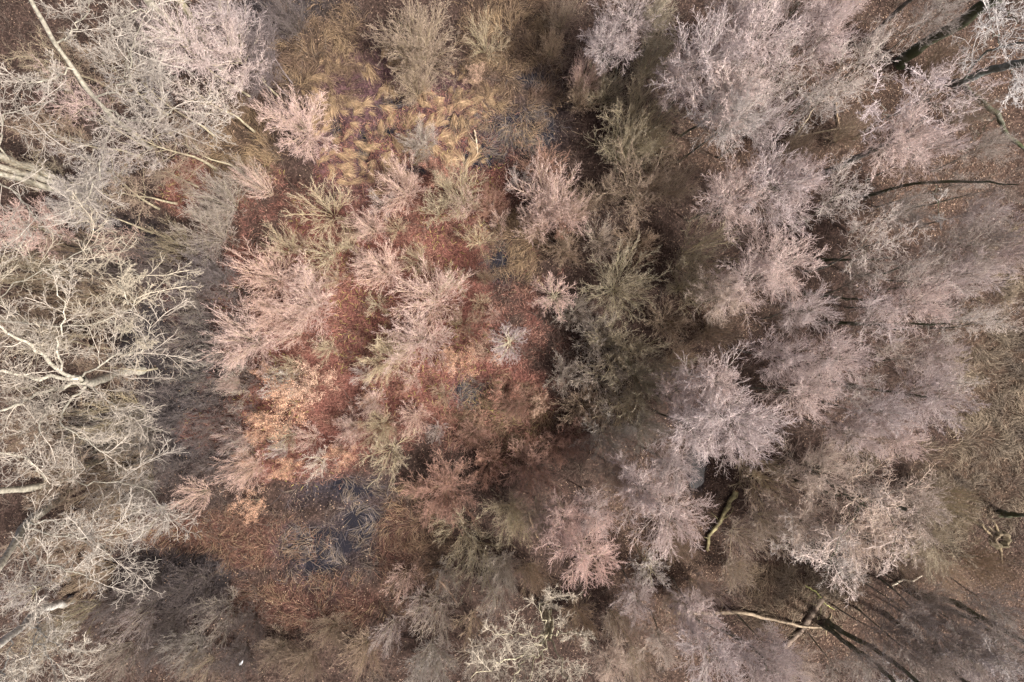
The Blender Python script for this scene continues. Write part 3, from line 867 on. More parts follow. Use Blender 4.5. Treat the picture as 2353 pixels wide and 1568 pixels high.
def big_tree(seed, name, label, cat, trunks, limbs, bark, moss, twig, group=None, k2=11, k3=8, k4=3, len2=0.32, tw=0.012, sprout=0, crown=True, lift=0.03):
    rng = np.random.default_rng(seed)
    e = link(bpy.data.objects.new(name, None))
    b0 = world_at(*trunks[0][0][0])
    e.location = b0
    e['label'] = label
    e['category'] = cat
    if group:
        e['group'] = group
    lines = []
    for part, lst in (('trunk', trunks), ('limb', limbs)):
        for pts, r0, r1 in lst:
            n = 16
            w = way(pts, n) - b0
            w[1:-1] += rng.normal(0, 0.11 if part == 'limb' else 0.05, (n - 2, 3))
            if part == 'limb':
                r0, r1 = r0 * 0.44, r1 * 0.42
            rad = np.linspace(r0, r1, n) * (1 + 0.07 * rng.normal(0, 1, n))
            if part == 'trunk':
                rad[0] *= 1.25
            v, q = tube(w[None], rad[None], 9)
            TRIS[0] += 2 * len(q)
            o = link(bpy.data.objects.new(part, fast_mesh(part, v, q, mat=M_BARK)))
            o.parent = e
            o.color = (*bark, moss)
            if part == 'limb' or (part == 'trunk' and sprout):
                lines.append((w[None], rad[None], part, o))
    if crown:
        for w, rad, part, holder in lines:
            kk = k2 if part == 'limb' else sprout
            t0 = 0.15 if part == 'limb' else 0.45
            a = spawn(rng, w, rad, kk, t0, 1.0, 0.75, 0.22, len2, 0.35, 0.42)
            p1, r1 = grow(rng, *a, 7, 0.14, lift, 0.2)
            b_ = spawn(rng, p1, r1, k3, 0.15, 1.0, 0.72, 0.22, 0.42, 0.35, 0.5)
            p2, r2 = grow(rng, *b_, 4, 0.16, lift, 0.3)
            r1 = np.maximum(r1, tw * 1.5)
            r2 = np.maximum(r2, tw * 1.2)
            c_ = spawn(rng, p2, r2, 5, 0.15, 1.0, 0.72, 0.22, 0.48, 0.3, 0.6)
            p3, r3 = grow(rng, *c_, 2, 0.2, lift, 0.4)
            r3 = np.maximum(r3, tw * 0.9)
            d_ = spawn(rng, p3, r3, k4, 0.3, 1.0, 0.7, 0.22, 0.55, 0.3, 0.8)
            p4, r4 = grow(rng, *d_, 1, 0.2, lift, 0.5)
            r4 = np.maximum(r4, tw * 0.55)
            v, q = merge([tube(p1, r1, 5), tube(p2, r2, 3), tube(p3, r3, 3), tube(p4, r4, 3)])
            TRIS[0] += 2 * len(q)
            o = link(bpy.data.objects.new('twig_spray', fast_mesh('twig_spray', v, q, mat=M_TWIG, color=np.ones((len(v), 3)))))
            o.parent = holder
            o.color = (*twig, 1.0)
    return e


CREAM = (0.39, 0.36, 0.29)
CTW = (0.37, 0.33, 0.285)
DARKB = (0.17, 0.165, 0.13)
G1 = 'tall cream-barked trees'
G2 = 'dark mossy trunks of the wood'
# cream-barked giants
big_tree(1, 'bare_tree', 'tall cream tree with three parallel pale trunks leaning out over the edge', 'tree',
         [([(215, 455, 0), (165, 430, 4), (80, 390, 8), (-20, 350, 12), (-140, 295, 16)], 0.33, 0.22),
          ([(220, 462, 0), (175, 440, 4), (90, 408, 8), (-20, 378, 12), (-140, 345, 16)], 0.27, 0.18),
          ([(225, 470, 0), (185, 450, 3.6), (100, 428, 7.5), (-20, 396, 12), (-140, 385, 16)], 0.26, 0.17)],
         [([(20, 366, 11), (-10, 300, 14), (40, 250, 17), (110, 235, 20)], 0.16, 0.05), ([(-30, 390, 12.5), (60, 470, 16), (100, 520, 18)], 0.14, 0.05)],
         CREAM, 0.1, CTW, G1, k2=7)
big_tree(2, 'bare_tree', 'cream tree with a long slanting trunk rising from the twiggy corner', 'tree',
         [([(345, 340, 0), (325, 325, 3), (225, 235, 10), (150, 130, 15), (80, 20, 19), (30, -80, 22)], 0.21, 0.10)],
         [([(215, 225, 11), (290, 190, 14), (300, 120, 16), (330, 40, 18)], 0.17, 0.05), ([(170, 160, 14), (90, 190, 16), (20, 170, 18)], 0.17, 0.05),
          ([(240, 250, 9), (330, 280, 12), (400, 250, 14), (470, 270, 15)], 0.16, 0.04), ([(130, 100, 16), (190, 40, 18), (210, -40, 20)], 0.15, 0.05),
          ([(260, 270, 8), (235, 350, 11), (225, 420, 13), (180, 470, 14)], 0.14, 0.04)],
         CREAM, 0.1, CTW, G1)
big_tree(3, 'bare_tree', 'slender cream trunk slanting up to the top edge beside mauve crowns', 'tree',
         [([(515, 172, 0), (500, 150, 2.5), (440, 100, 7), (390, 50, 11), (320, -20, 15), (260, -90, 18)], 0.34, 0.2)],
         [([(410, 70, 9.5), (330, 90, 12), (290, 140, 14), (295, 190, 15)], 0.14, 0.04), ([(360, 20, 12.5), (280, 40, 15), (250, 90, 17)], 0.13, 0.04)],
         CREAM, 0.12, CTW, G1, k2=8)
big_tree(4, 'bare_tree', 'short stretch of yellowish cream trunk cut by the top edge, amid mauve twigs', 'tree',
         [([(470, 92, 0), (452, 62, 4), (415, 5, 10), (370, -70, 15)], 0.36, 0.24)], [], (0.55, 0.50, 0.33), 0.2, CTW, G1)
big_tree(5, 'bare_tree', 'massive pale-limbed old tree bulging in from the side, a few dead leaves', 'tree',
         [([(330, 850, 0), (270, 858, 4), (215, 878, 9), (185, 872, 11.5)], 0.36, 0.28)],
         [([(190, 875, 11), (130, 850, 13.5), (80, 795, 16), (10, 760, 18), (-70, 700, 20)], 0.36, 0.12), ([(190, 880, 11), (110, 900, 14), (40, 930, 17), (-60, 960, 20)], 0.34, 0.12),
          ([(180, 870, 12), (80, 868, 15), (-10, 855, 18), (-90, 850, 20)], 0.32, 0.12), ([(195, 890, 11), (140, 950, 14), (170, 1000, 16), (250, 1040, 17)], 0.2, 0.05),
          ([(190, 865, 11.5), (240, 830, 15), (320, 800, 17), (350, 740, 18)], 0.16, 0.04), ([(150, 860, 13), (130, 790, 16), (150, 720, 18), (130, 650, 19)], 0.18, 0.05),
          ([(200, 885, 11), (260, 930, 15), (310, 960, 17)], 0.14, 0.04), ([(120, 905, 14), (90, 980, 17), (70, 1060, 19)], 0.16, 0.05)],
         (0.46, 0.43, 0.35), 0.05, (0.38, 0.335, 0.28), G1, k2=10, tw=0.012)
big_tree(6, 'bare_tree', 'long level cream limb ending in hooked sprays over the dark gap', 'tree',
         [([(60, 735, 0), (-30, 735, 6), (-120, 730, 12)], 0.36, 0.25)],
         [([(-80, 732, 11), (60, 745, 15), (180, 745, 17), (290, 715, 18.5), (315, 680, 19)], 0.15, 0.05), ([(240, 735, 18), (300, 760, 18.5), (340, 800, 19)], 0.08, 0.03),
          ([(295, 700, 18.6), (280, 640, 19), (330, 640, 19.5)], 0.08, 0.03), ([(-60, 733, 12), (30, 660, 15), (130, 610, 17), (230, 570, 18), (330, 640, 19)], 0.1, 0.03)],
         CREAM, 0.08, (0.40, 0.35, 0.27), G1, k2=9, len2=0.26)
big_tree(7, 'bare_tree', 'cream trunk curving down and out through twigs at the lower side edge', 'tree',
         [([(225, 1055, 0), (205, 1066, 3), (130, 1105, 8), (50, 1125, 12), (-40, 1130, 16)], 0.32, 0.2)],
         [([(110, 1112, 9), (70, 1060, 12), (0, 1040, 15), (-60, 1040, 17)], 0.2, 0.08), ([(140, 1100, 8), (220, 1110, 11), (330, 1120, 13), (380, 1180, 14)], 0.12, 0.04)],
         CREAM, 0.1, CTW, G1, k2=8)
big_tree(8, 'bare_tree', 'cream tree whose bent trunk forks into long whitish limbs near the grass', 'tree',
         [([(135, 1145, 0), (115, 1163, 4), (60, 1205, 8), (35, 1245, 11), (0, 1295, 14), (-50, 1340, 17)], 0.36, 0.2)],
         [([(55, 1212, 9), (120, 1230, 12), (200, 1235, 14), (290, 1225, 15)], 0.15, 0.04), ([(55, 1225, 9.5), (90, 1290, 13), (160, 1310, 15), (210, 1330, 16)], 0.15, 0.04),
          ([(45, 1235, 10), (75, 1330, 14), (100, 1400, 16)], 0.14, 0.04), ([(60, 1205, 8.5), (130, 1200, 12), (230, 1255, 14), (260, 1290, 15)], 0.12, 0.04)],
         (0.50, 0.47, 0.38), 0.05, (0.39, 0.35, 0.30), G1, k2=8)
big_tree(9, 'bare_tree', 'white-barked limb bowing in at the bottom corner with brushy twigs', 'tree',
         [([(165, 1378, 0), (150, 1386, 4), (95, 1402, 9), (50, 1440, 13), (-10, 1490, 17)], 0.32, 0.22)],
         [([(92, 1405, 9.5), (85, 1450, 13), (60, 1520, 16), (50, 1580, 18)], 0.15, 0.05), ([(60, 1430, 12), (130, 1480, 15), (180, 1500, 17)], 0.12, 0.03),
          ([(85, 1440, 12.5), (110, 1510, 16), (150, 1560, 18)], 0.12, 0.04), ([(30, 1455, 14), (10, 1540, 17), (-20, 1600, 19)], 0.14, 0.05)],
         (0.56, 0.54, 0.48), 0.0, (0.39, 0.35, 0.295), G1, k2=8)
big_tree(10, 'bare_tree', 'large cream tree forking into many pale limbs at the bottom edge', 'tree',
         [([(1250, 1395, 0), (1258, 1430, 4), (1245, 1475, 8)], 0.36, 0.24), ([(1262, 1400, 0), (1268, 1435, 4), (1262, 1470, 8)], 0.2, 0.14)],
         [([(1246, 1472, 8), (1205, 1505, 11), (1150, 1520, 13), (1080, 1560, 15)], 0.2, 0.05), ([(1235, 1480, 8.5), (1190, 1540, 12), (1150, 1610, 15)], 0.18, 0.05),
          ([(1245, 1478, 8), (1220, 1550, 12), (1210, 1640, 15)], 0.17, 0.05), ([(1262, 1468, 8), (1290, 1520, 11), (1300, 1590, 14), (1320, 1640, 16)], 0.16, 0.05),
          ([(1255, 1470, 8), (1240, 1540, 11), (1260, 1610, 14)], 0.15, 0.04), ([(1250, 1462, 7.5), (1190, 1460, 10), (1130, 1450, 12)], 0.13, 0.04),
          ([(1264, 1460, 7.5), (1310, 1450, 10), (1350, 1470, 12)], 0.12, 0.04), ([(1258, 1440, 5), (1240, 1400, 8), (1275, 1370, 10)], 0.1, 0.03)],
         (0.41, 0.37, 0.26), 0.1, (0.39, 0.34, 0.27), G1, k2=7)
# dark mossy trunks whose crowns stand outside or at the rim of the picture
big_tree(20, 'mossy_tree', 'thickest mossy green trunk slanting across the top corner of bare litter', 'tree',
         [([(2066, 146, 0), (2085, 128, 1.5), (2170, 72, 5.5), (2290, -5, 11), (2420, -80, 15)], 0.52, 0.40)],
         [([(2290, -5, 11), (2330, 40, 14), (2400, 60, 17)], 0.1, 0.04)], DARKB, 0.95, (0.40, 0.37, 0.34), G2, k2=4)
big_tree(21, 'bare_tree', 'grey-blue forked tree with mossy arms and white twigs at the corner', 'tree',
         [([(2195, 193, 0), (2212, 186, 2), (2290, 158, 5), (2370, 138, 9), (2460, 100, 13)], 0.36, 0.24)],
         [([(2214, 184, 2.5), (2240, 145, 5), (2275, 118, 7.5), (2370, 95, 11), (2450, 70, 14)], 0.24, 0.12), ([(2300, 110, 8.5), (2285, 60, 12), (2270, 5, 15)], 0.09, 0.03),
          ([(2320, 150, 7), (2330, 180, 10), (2320, 205, 12)], 0.08, 0.03)],
         (0.27, 0.29, 0.28), 0.5, (0.50, 0.47, 0.45), G2, k2=7, tw=0.014)
big_tree(22, 'mossy_tree', 'wavy mossy limb drooping below the grey-blue forked tree', 'tree',
         [([(2216, 196, 0.3), (2260, 240, 2.5), (2300, 275, 3.2), (2310, 305, 3.6), (2345, 335, 4), (2420, 370, 4.5)], 0.22, 0.15)],
         [([(2295, 272, 3.2), (2262, 290, 2.2), (2235, 330, 1.0)], 0.09, 0.04)], DARKB, 0.95, (0.36, 0.32, 0.27), G2, k2=3, k3=5, k4=2)
big_tree(23, 'mossy_tree', 'thin dark trunk slanting up to the top edge between white crowns', 'tree',
         [([(1975, 108, 0), (1996, 90, 2), (2045, 42, 6), (2100, -8, 10), (2150, -60, 14)], 0.22, 0.14)], [], (0.24, 0.22, 0.20), 0.5, CTW, G2)
big_tree(24, 'mossy_tree', 'dark slanting trunk under the pink tree with white limbs', 'tree',
         [([(1870, 420, 0), (1895, 402, 1.5), (1976, 358, 5.5), (2064, 315, 9.5), (2130, 265, 12)], 0.26, 0.16)],
         [([(2062, 316, 9.5), (2040, 260, 12), (2000, 215, 14)], 0.09, 0.03), ([(2090, 295, 10.5), (2120, 230, 13), (2150, 180, 15)], 0.1, 0.03)],
         (0.22, 0.20, 0.19), 0.5, (0.52, 0.44, 0.43), G2, k2=6, tw=0.013)
big_tree(25, 'mossy_tree', 'long thin mossy trunk wandering level below the slanting trunk', 'tree',
         [([(1985, 456, 0), (2010, 446, 2), (2070, 428, 5), (2160, 418, 9), (2250, 418, 12), (2300, 424, 14), (2340, 425, 15.5)], 0.17, 0.03)],
         [([(2148, 425, 8.5), (2152, 470, 9.5), (2160, 505, 10)], 0.09, 0.04)], DARKB, 0.8, (0.46, 0.42, 0.39), G2, k2=5)
big_tree(26, 'mossy_tree', 'forked dark trunk with two mossy stems leaning to the lower corner', 'tree',
         [([(2118, 1368, 0), (2150, 1372, 2), (2210, 1392, 4.5), (2260, 1425, 7), (2350, 1472, 11), (2430, 1510, 14)], 0.28, 0.16),
          ([(2122, 1376, 0), (2150, 1392, 1.8), (2200, 1408, 4), (2260, 1440, 7), (2350, 1500, 11)], 0.23, 0.14)],
         [([(2300, 1446, 9), (2290, 1500, 12), (2320, 1560, 15)], 0.1, 0.03)], DARKB, 0.7, (0.34, 0.30, 0.28), G2, k2=6)
big_tree(27, 'mossy_tree', 'twin mossy stems springing from the butt of the pale fallen log', 'tree',
         [([(1902, 1432, 0), (1930, 1448, 1.5), (1980, 1475, 4), (2045, 1515, 8), (2110, 1570, 12)], 0.23, 0.14),
          ([(1898, 1438, 0), (1925, 1462, 2), (1965, 1492, 4.5), (2020, 1530, 8), (2070, 1590, 12)], 0.22, 0.14)],
         [([(2040, 1512, 7.5), (2060, 1550, 9.5), (2100, 1575, 11)], 0.07, 0.03)], (0.2, 0.19, 0.15), 0.7, (0.48, 0.44, 0.42), G2, k2=6)
big_tree(28, 'mossy_tree', 'single dark trunk slanting to the bottom edge amid grey twigs', 'tree',
         [([(2036, 1412, 0), (2060, 1432, 2), (2120, 1476, 5.5), (2170, 1525, 9), (2235, 1580, 13)], 0.24, 0.14)],
         [([(2150, 1505, 7.5), (2200, 1500, 10), (2260, 1520, 13)], 0.08, 0.03)], (0.2, 0.18, 0.16), 0.5, (0.32, 0.28, 0.27), G2, k2=6)
big_tree(29, 'mossy_tree', 'dark mossy trunk lying level through the tan gnarled crown', 'tree',
         [([(1830, 1110, 0), (1860, 1118, 1.5), (1930, 1138, 5), (2000, 1150, 8), (2080, 1170, 11)], 0.26, 0.14)],
         [([(1985, 1148, 7.5), (1960, 1200, 10), (1920, 1260, 12), (1900, 1320, 13)], 0.1, 0.03), ([(2030, 1158, 9), (2060, 1220, 11), (2050, 1290, 13)], 0.1, 0.03)],
         DARKB, 0.6, (0.50, 0.41, 0.36), G2, k2=8, tw=0.013)
for sd_, lab, pts, r0 in [
    (30, 'dark green trunk showing under the white crowns, upper of the level pair', [(1880, 598, 0), (1905, 598, 1.5), (1985, 597, 6), (2060, 590, 10)], 0.24),
    (31, 'dark green trunk in the shaded gap under the white crowns, lower of the pair', [(1850, 674, 0), (1880, 677, 1.5), (1966, 688, 6), (2040, 690, 9.5)], 0.26),
    (32, 'mossy trunk running level under the pink crown with a pale side branch', [(1876, 742, 0), (1905, 742, 1.5), (2005, 744, 6.5), (2100, 745, 11), (2190, 745, 14)], 0.28),
    (33, 'short thin mossy trunk between two rosy crowns', [(1832, 837, 0), (1852, 835, 1.2), (1910, 831, 4.5), (1970, 828, 8)], 0.15),
    (34, 'straight dark trunk beneath the mauve-pink crown by the brown grass', [(1900, 872, 0), (1985, 891, 4.5), (2082, 904, 9), (2130, 912, 11)], 0.22),
    (35, 'dark trunk lying level inside the rosy crown near wood centre', [(1680, 620, 0), (1700, 618, 1.5), (1775, 614, 6.5), (1830, 606, 10)], 0.2),
    (36, 'dark slanting trunk inside the mauve tree at the bottom edge', [(1590, 1420, 0), (1735, 1490, 8), (1765, 1555, 10), (1790, 1590, 12)], 0.2),
    (37, 'dark trunk cut off by the side edge beside tall brown grass', [(2300, 1180, 0), (2325, 1182, 1.5), (2370, 1185, 3.5), (2460, 1195, 8)], 0.42)]:
    big_tree(sd_, 'mossy_tree', lab, 'tree', [(pts, r0 * 0.7, r0 * 0.15)], [], DARKB, 0.9, CTW, G2)

# ------------------------------------------------------------------ fallen wood
def ground_z(px, py):
    x, y = (px - CX) * F * H, -(py - CY) * F * H
    return float(ground_h(np.array([x]), np.array([y]))[0])


def fallen(seed, name, label, cat, pts, r0, r1, bark, moss, snags=0, lift=0.0, wood=None, group='fallen wood'):
    rng = np.random.default_rng(seed)
    w = way([(x, y, ground_z(x, y) + r0 * 0.75 + lift) for x, y in pts], 18)
    w[1:-1] += rng.normal(0, 0.03, (16, 3))
    rad = np.linspace(r0, r1, 18) * (1 + 0.10 * rng.normal(0, 1, 18))
    b0 = w[0].copy()
    e = link(bpy.data.objects.new(name, None))
    e.location = b0
    e['label'], e['category'], e['group'] = label, cat, group
    sides = 11
    v, q = tube((w - b0)[None], rad[None], sides)
    v = v.reshape(18, sides, 3)
    cen = (w - b0)[:, None, :]
    lump = 1 + 0.16 * rng.normal(0, 1, (18, sides, 1))
    lump[1:] = 0.5 * lump[1:] + 0.5 * lump[:-1]
    v = (cen + (v - cen) * lump).reshape(-1, 3)
    o = link(bpy.data.objects.new('bole', fast_mesh('bole', v, q, mat=M_BARK)))
    o.parent = e
    o.color = (*bark, moss)
    # broken end: a splintered cap
    for end in (0, 17):
        c0 = cen[end, 0]
        d = nrm((c0 - cen[1 if end == 0 else 16, 0])[None])[0]
        ring = v.reshape(18, sides, 3)[end]
        tips = ring * 0.55 + c0 * 0.45 + d * rng.uniform(0.02, 0.35, (sides, 1)) * r0 * 2
        vv = np.concatenate((ring * 0.995 + c0 * 0.005, tips, c0[None] + d * 0.02))
        qq = [[j, (j + 1) % sides, sides + (j + 1) % sides, sides + j] for j in range(sides)]
        tt = [[sides + j, sides + (j + 1) % sides, 2 * sides] for j in range(sides)]
        o = link(bpy.data.objects.new('broken_end', fast_mesh('broken_end', vv, qq, tt, mat=M_BARK, smooth=False)))
        o.parent = e
        o.color = (*(wood or (0.42, 0.30, 0.17)), 0.0)
    for k in range(snags):
        i = rng.integers(3, 16)
        dd = nrm(np.array([[rng.normal(), rng.normal(), abs(rng.normal()) * 0.6]]))
        p, r = grow(rng, cen[i], dd, np.array([rng.uniform(0.8, 2.2)]), np.array([r1 * 0.4]), 6, 0.2, 0.0, 0.3)
        o = link(bpy.data.objects.new('branch_stub', fast_mesh('branch_stub', *tube(p, r, 5), mat=M_BARK)))
        o.parent = e
        o.color = (*bark, moss)


fallen(1, 'fallen_log', 'long pale fallen log lying across another log at the lower wood', 'log',
       [(1555, 1407), (1620, 1410), (1700, 1408), (1780, 1425), (1850, 1440), (1905, 1442)], 0.19, 0.08, (0.36, 0.28, 0.20), 0.15, 4, 0.45, (0.55, 0.40, 0.22))
fallen(2, 'fallen_log', 'brown rotting log lying crosswise under the pale fallen log', 'log',
       [(1893, 1372), (1860, 1420), (1840, 1450), (1800, 1490)], 0.25, 0.2, (0.20, 0.15, 0.12), 0.15, 2, 0.0, (0.40, 0.28, 0.17))
fallen(3, 'fallen_log', 'splintered yellowish mossy log bent beside the dark pool', 'log',
       [(1690, 1130), (1672, 1165), (1650, 1205), (1632, 1230), (1625, 1265)], 0.21, 0.14, (0.36, 0.31, 0.17), 0.35, 3, 0.1)
fallen(4, 'broken_branch', 'small whitish broken branch lying on tan grass', 'branch',
       [(2050, 1345), (2078, 1332), (2095, 1336), (2120, 1322)], 0.09, 0.06, (0.60, 0.53, 0.42), 0.0, 1, 0.15)
fallen(5, 'broken_branch', 'thin yellow-green lichen branch above the crossing logs', 'branch',
       [(1850, 1345), (1880, 1365), (1895, 1385), (1918, 1402)], 0.06, 0.03, (0.36, 0.36, 0.14), 0.0, 4, 0.25)
fallen(6, 'broken_branch', 'crooked brown branch standing out on bare leaf floor of upper wood', 'branch',
       [(1920, 235), (1924, 265), (1930, 300)], 0.10, 0.06, (0.30, 0.22, 0.15), 0.1, 1, 0.1)
fallen(7, 'broken_branch', 'thin pale branch lying level on dark leaf floor under whitish crowns', 'branch',
       [(1810, 322), (1850, 310), (1905, 300), (1965, 292)], 0.07, 0.04, (0.34, 0.27, 0.18), 0.1, 2, 0.15)
fallen(8, 'broken_branch', 'slanting tan branch reaching from dark floor into whitish crowns', 'branch',
       [(1800, 352), (1822, 320), (1850, 280), (1880, 235)], 0.10, 0.05, (0.42, 0.35, 0.25), 0.1, 2, 0.5)
fallen(9, 'broken_branch', 'thin dead branch on the red floor below the dense grey-tan twig ball', 'branch',
       [(1090, 300), (1095, 325), (1098, 355)], 0.09, 0.04, (0.40, 0.33, 0.24), 0.0, 4, 0.3)
fallen(10, 'broken_branch', 'rotting stick slanting between the spiky silvery tree and dark thicket', 'branch',
       [(1010, 1335), (1035, 1362), (1050, 1390)], 0.10, 0.06, (0.26, 0.17, 0.12), 0.1, 1, 0.1)
fallen(11, 'broken_branch', 'brown stick lying on leaves beside the brightest rosy tree', 'branch',
       [(1215, 1185), (1225, 1212), (1235, 1235)], 0.09, 0.05, (0.33, 0.23, 0.15), 0.0, 1, 0.1)


def stump(seed, px, py, r, label):
    rng = np.random.default_rng(seed)
    z = ground_z(px, py)
    x, y, _ = world_at(px, py, 0) * 1.0
    x, y = (px - CX) * F * H, -(py - CY) * F * H
    e = link(bpy.data.objects.new('tree_stump', None))
    e.location = (x, y, z)
    e['label'], e['category'], e['group'] = label, 'stump', 'fallen wood'
    n = 18
    a = np.arange(n) * 2 * math.pi / n
    hs = [-0.2, 0.05, 0.25, 0.7]
    rs = [1.5, 1.25, 1.0, 0.9]
    rings = []
    for k, (hz, rr) in enumerate(zip(hs, rs)):
        rad = r * rr * (1 + 0.12 * np.sin(5 * a + seed) + rng.normal(0, 0.05, n))
        rings.append(np.stack((np.cos(a) * rad, np.sin(a) * rad, hz + (rng.uniform(-0.3, 0.35, n) if k == 3 else rng.normal(0, .02, n))), axis=-1))
    inner = rings[3] * np.array((0.72, 0.72, 0.9))
    low = rings[3] * np.array((0.55, 0.55, 0.0)) + np.array((0, 0, -0.05))
    V = np.concatenate(rings + [inner, low, np.array([[0, 0, -0.1]])])
    Q = [[k * n + j, k * n + (j + 1) % n, (k + 1) * n + (j + 1) % n, (k + 1) * n + j] for k in range(5) for j in range(n)]
    T = [[5 * n + j, 5 * n + (j + 1) % n, 6 * n] for j in range(n)]
    o = link(bpy.data.objects.new('stump_wood', fast_mesh('stump_wood', V, Q, T, mat=M_BARK)))
    o.parent = e
    o.color = (0.17, 0.13, 0.09, 0.4)
    for k in range(4):
        an = rng.uniform(0, 6.283)
        d = np.array([[math.cos(an), math.sin(an), 0.1]])
        p, rr = grow(rng, d * r * 0.9, d, np.array([r * rng.uniform(1.5, 2.6)]), np.array([r * 0.25]), 6, 0.15, -0.06, 0.3)
        o = link(bpy.data.objects.new('root', fast_mesh('root', *tube(p, rr, 6), mat=M_BARK)))
        o.parent = e
        o.color = (0.26, 0.20, 0.13, 0.2)


stump(3, 2300, 1240, 0.7, 'dark hollow rotten stump with splayed roots near the side edge')
stump(8, 1905, 1438, 0.45, 'broken brown stump where the pale fallen log snapped off')

# small white scrap
rng = np.random.default_rng(4)
o_l = np.array([(0, -.30), (.10, -.20), (.15, -.05), (.12, .12), (.06, .24), (.04, .36), (0, .30), (-.05, .12), (-.12, -.05), (-.12, -.18)])
n = len(o_l)
top = np.concatenate((o_l, [[0, -.02]]))
zt = np.concatenate((rng.uniform(0.02, 0.05, n), [0.10]))
V = np.concatenate((np.column_stack((top, zt)), np.column_stack((top, zt - 0.02))))
T = [[j, (j + 1) % n, n] for j in range(n)] + [[n + 1 + (j + 1) % n, n + 1 + j, 2 * n + 1] for j in range(n)]
Q = [[(j + 1) % n, j, n + 1 + j, n + 1 + (j + 1) % n] for j in range(n)]
M_SCRAP, nt, b = new_mat('white_plastic', 0.5, 0.4)
nt.links.new(ramp(nt, noise(nt, 8.0), [(0.3, (0.62, 0.64, 0.66)), (0.7, (0.82, 0.84, 0.86))]), b.inputs['Base Color'])
scrap = link(bpy.data.objects.new('litter_scrap', fast_mesh('litter_scrap', V, Q, T, mat=M_SCRAP)))
sx, sy = (558 - CX) * F * H, -(1518 - CY) * F * H
scrap.location = (sx, sy, ground_z(558, 1518) + 0.45)
scrap.rotation_euler = (0.1, 0.05, -0.55)
scrap['label'] = 'small bluish-white elongated scrap lying on dark brown litter'
scrap['category'] = 'litter'

# ------------------------------------------------------------------ grass
def flow(px, py):
    """Heading of flattened grass at a place (radians)."""
    return 2 * math.pi * fbm(px * 0.0085 + 3, py * 0.0085 + 8, 3) * 2.2


def blades(rng, base, head, length, width, rise, color, nseg=3, droop=0.9):
    """Ribbon blades that lift and fall over along their heading."""
    n = len(base)
    t = np.linspace(0, 1, nseg + 1)
    d = np.stack((np.cos(head), np.sin(head), np.zeros(n)), axis=-1)
    s = np.stack((-np.sin(head), np.cos(head), np.zeros(n)), axis=-1)
    bend = rng.normal(0, 0.13, n)
    pts = base[:, None, :] + d[:, None, :] * (t[None, :, None] * length[:, None, None]) + s[:, None, :] * (bend[:, None] * t[None, :] ** 2 * length[:, None])[..., None]
    pts[:, :, 2] += rise[:, None] * np.sin(np.minimum(t * (1.0 + droop), 2.2) * math.pi * 0.5)[None, :]
    wd = width[:, None] * np.array([1.0, 0.95, 0.75, 0.2] if nseg == 3 else np.linspace(1, 0.2, nseg + 1))[None, :]
    up = np.array((0, 0, 1.0))
    tw = rng.normal(0, 0.6, n)
    sv = s * np.cos(tw)[:, None] + up * np.sin(tw)[:, None]
    a = pts + sv[:, None, :] * wd[..., None] * 0.5
    b2 = pts - sv[:, None, :] * wd[..., None] * 0.5
    V = np.stack((a, b2), axis=2).reshape(-1, 3)
    m = nseg + 1
    base_i = (np.arange(n) * m * 2)[:, None]
    k = (np.arange(nseg) * 2)[None, :]
    Q = np.stack((base_i + k, base_i + k + 1, base_i + k + 3, base_i + k + 2), axis=-1).reshape(-1, 4)
    Cc = np.repeat(color, m * 2, axis=0)
    return V, Q, Cc


def scatter(rng, n, dens):
    """n points over the view by a density function of sheet position."""
    out = []
    got = 0
    while got < n:
        px = rng.uniform(-90, 2440, 60000)
        py = rng.uniform(-90, 1660, 60000)
        keep = rng.uniform(0, 1, 60000) < dens(px, py)
        out.append(np.column_stack((px[keep], py[keep])))
        got += int(keep.sum())
    p = np.concatenate(out)[:n]
    x, y = (p[:, 0] - CX) * F * H, -(p[:, 1] - CY) * F * H
    return p[:, 0], p[:, 1], x, y


def stuff(name, label, V, Q, C, mat, tris=None):
    o = link(bpy.data.objects.new(name, fast_mesh(name, V, Q, tris, mat=mat, smooth=False, color=C)))
    o['kind'] = 'stuff'
    o['label'] = label
    TRIS[0] += (0 if Q is None else 2 * len(Q)) + (0 if tris is None else len(tris))
    return o


rng = np.random.default_rng(21)
# golden and brown reeds, bent over
px, py, x, y = scatter(rng, 34000, lambda a, b: np.maximum(blobs(a, b, GOLD, 0.5, 0.8) * np.where((b > 1130) & (a < 1100), 0.5, 1.0), 0.15 * blobs(a, b, [(870, 290, 150, 170), (1040, 250, 160, 110)], 0.5, 0.8)) * np.clip(fbm(a * 0.05, b * 0.05) * 3.2 - 1.1, 0.05, 1))
z = ground_h(x, y)
hd = flow(px, py) + rng.normal(0, 0.5, len(x))
mixv = np.clip(fbm(px * 0.02, py * 0.02) * 1.6 - 0.3 + rng.normal(0, 0.15, len(x)), 0, 1)[:, None]
farbrown = np.clip((px - 1500) / 400, 0, 1)[:, None]
colr = np.array((0.27, 0.19, 0.11)) * mixv + np.array((0.09, 0.055, 0.04)) * (1 - mixv)
colr = colr * (1 - 0.95 * farbrown) + (np.array((0.27, 0.215, 0.15)) * mixv + np.array((0.085, 0.065, 0.05)) * (1 - mixv)) * 0.95 * farbrown
sw = (np.clip((1000 - px) / 100, 0, 1) * np.clip((py - 1100) / 80, 0, 1) * (rng.uniform(0, 1, len(px)) < 0.55))[:, None]
colr = colr * (1 - sw) + np.array((0.15, 0.078, 0.052)) * sw
V, Q, Cc = blades(rng, np.column_stack((x, y, z)), hd, rng.uniform(0.4, 1.3, len(x)), rng.uniform(0.012, 0.03, len(x)), rng.uniform(0.15, 0.75, len(x)), colr)
stuff('reed_grass', 'golden brown bent reed and sedge beds', V, Q, Cc, M_BLADE)
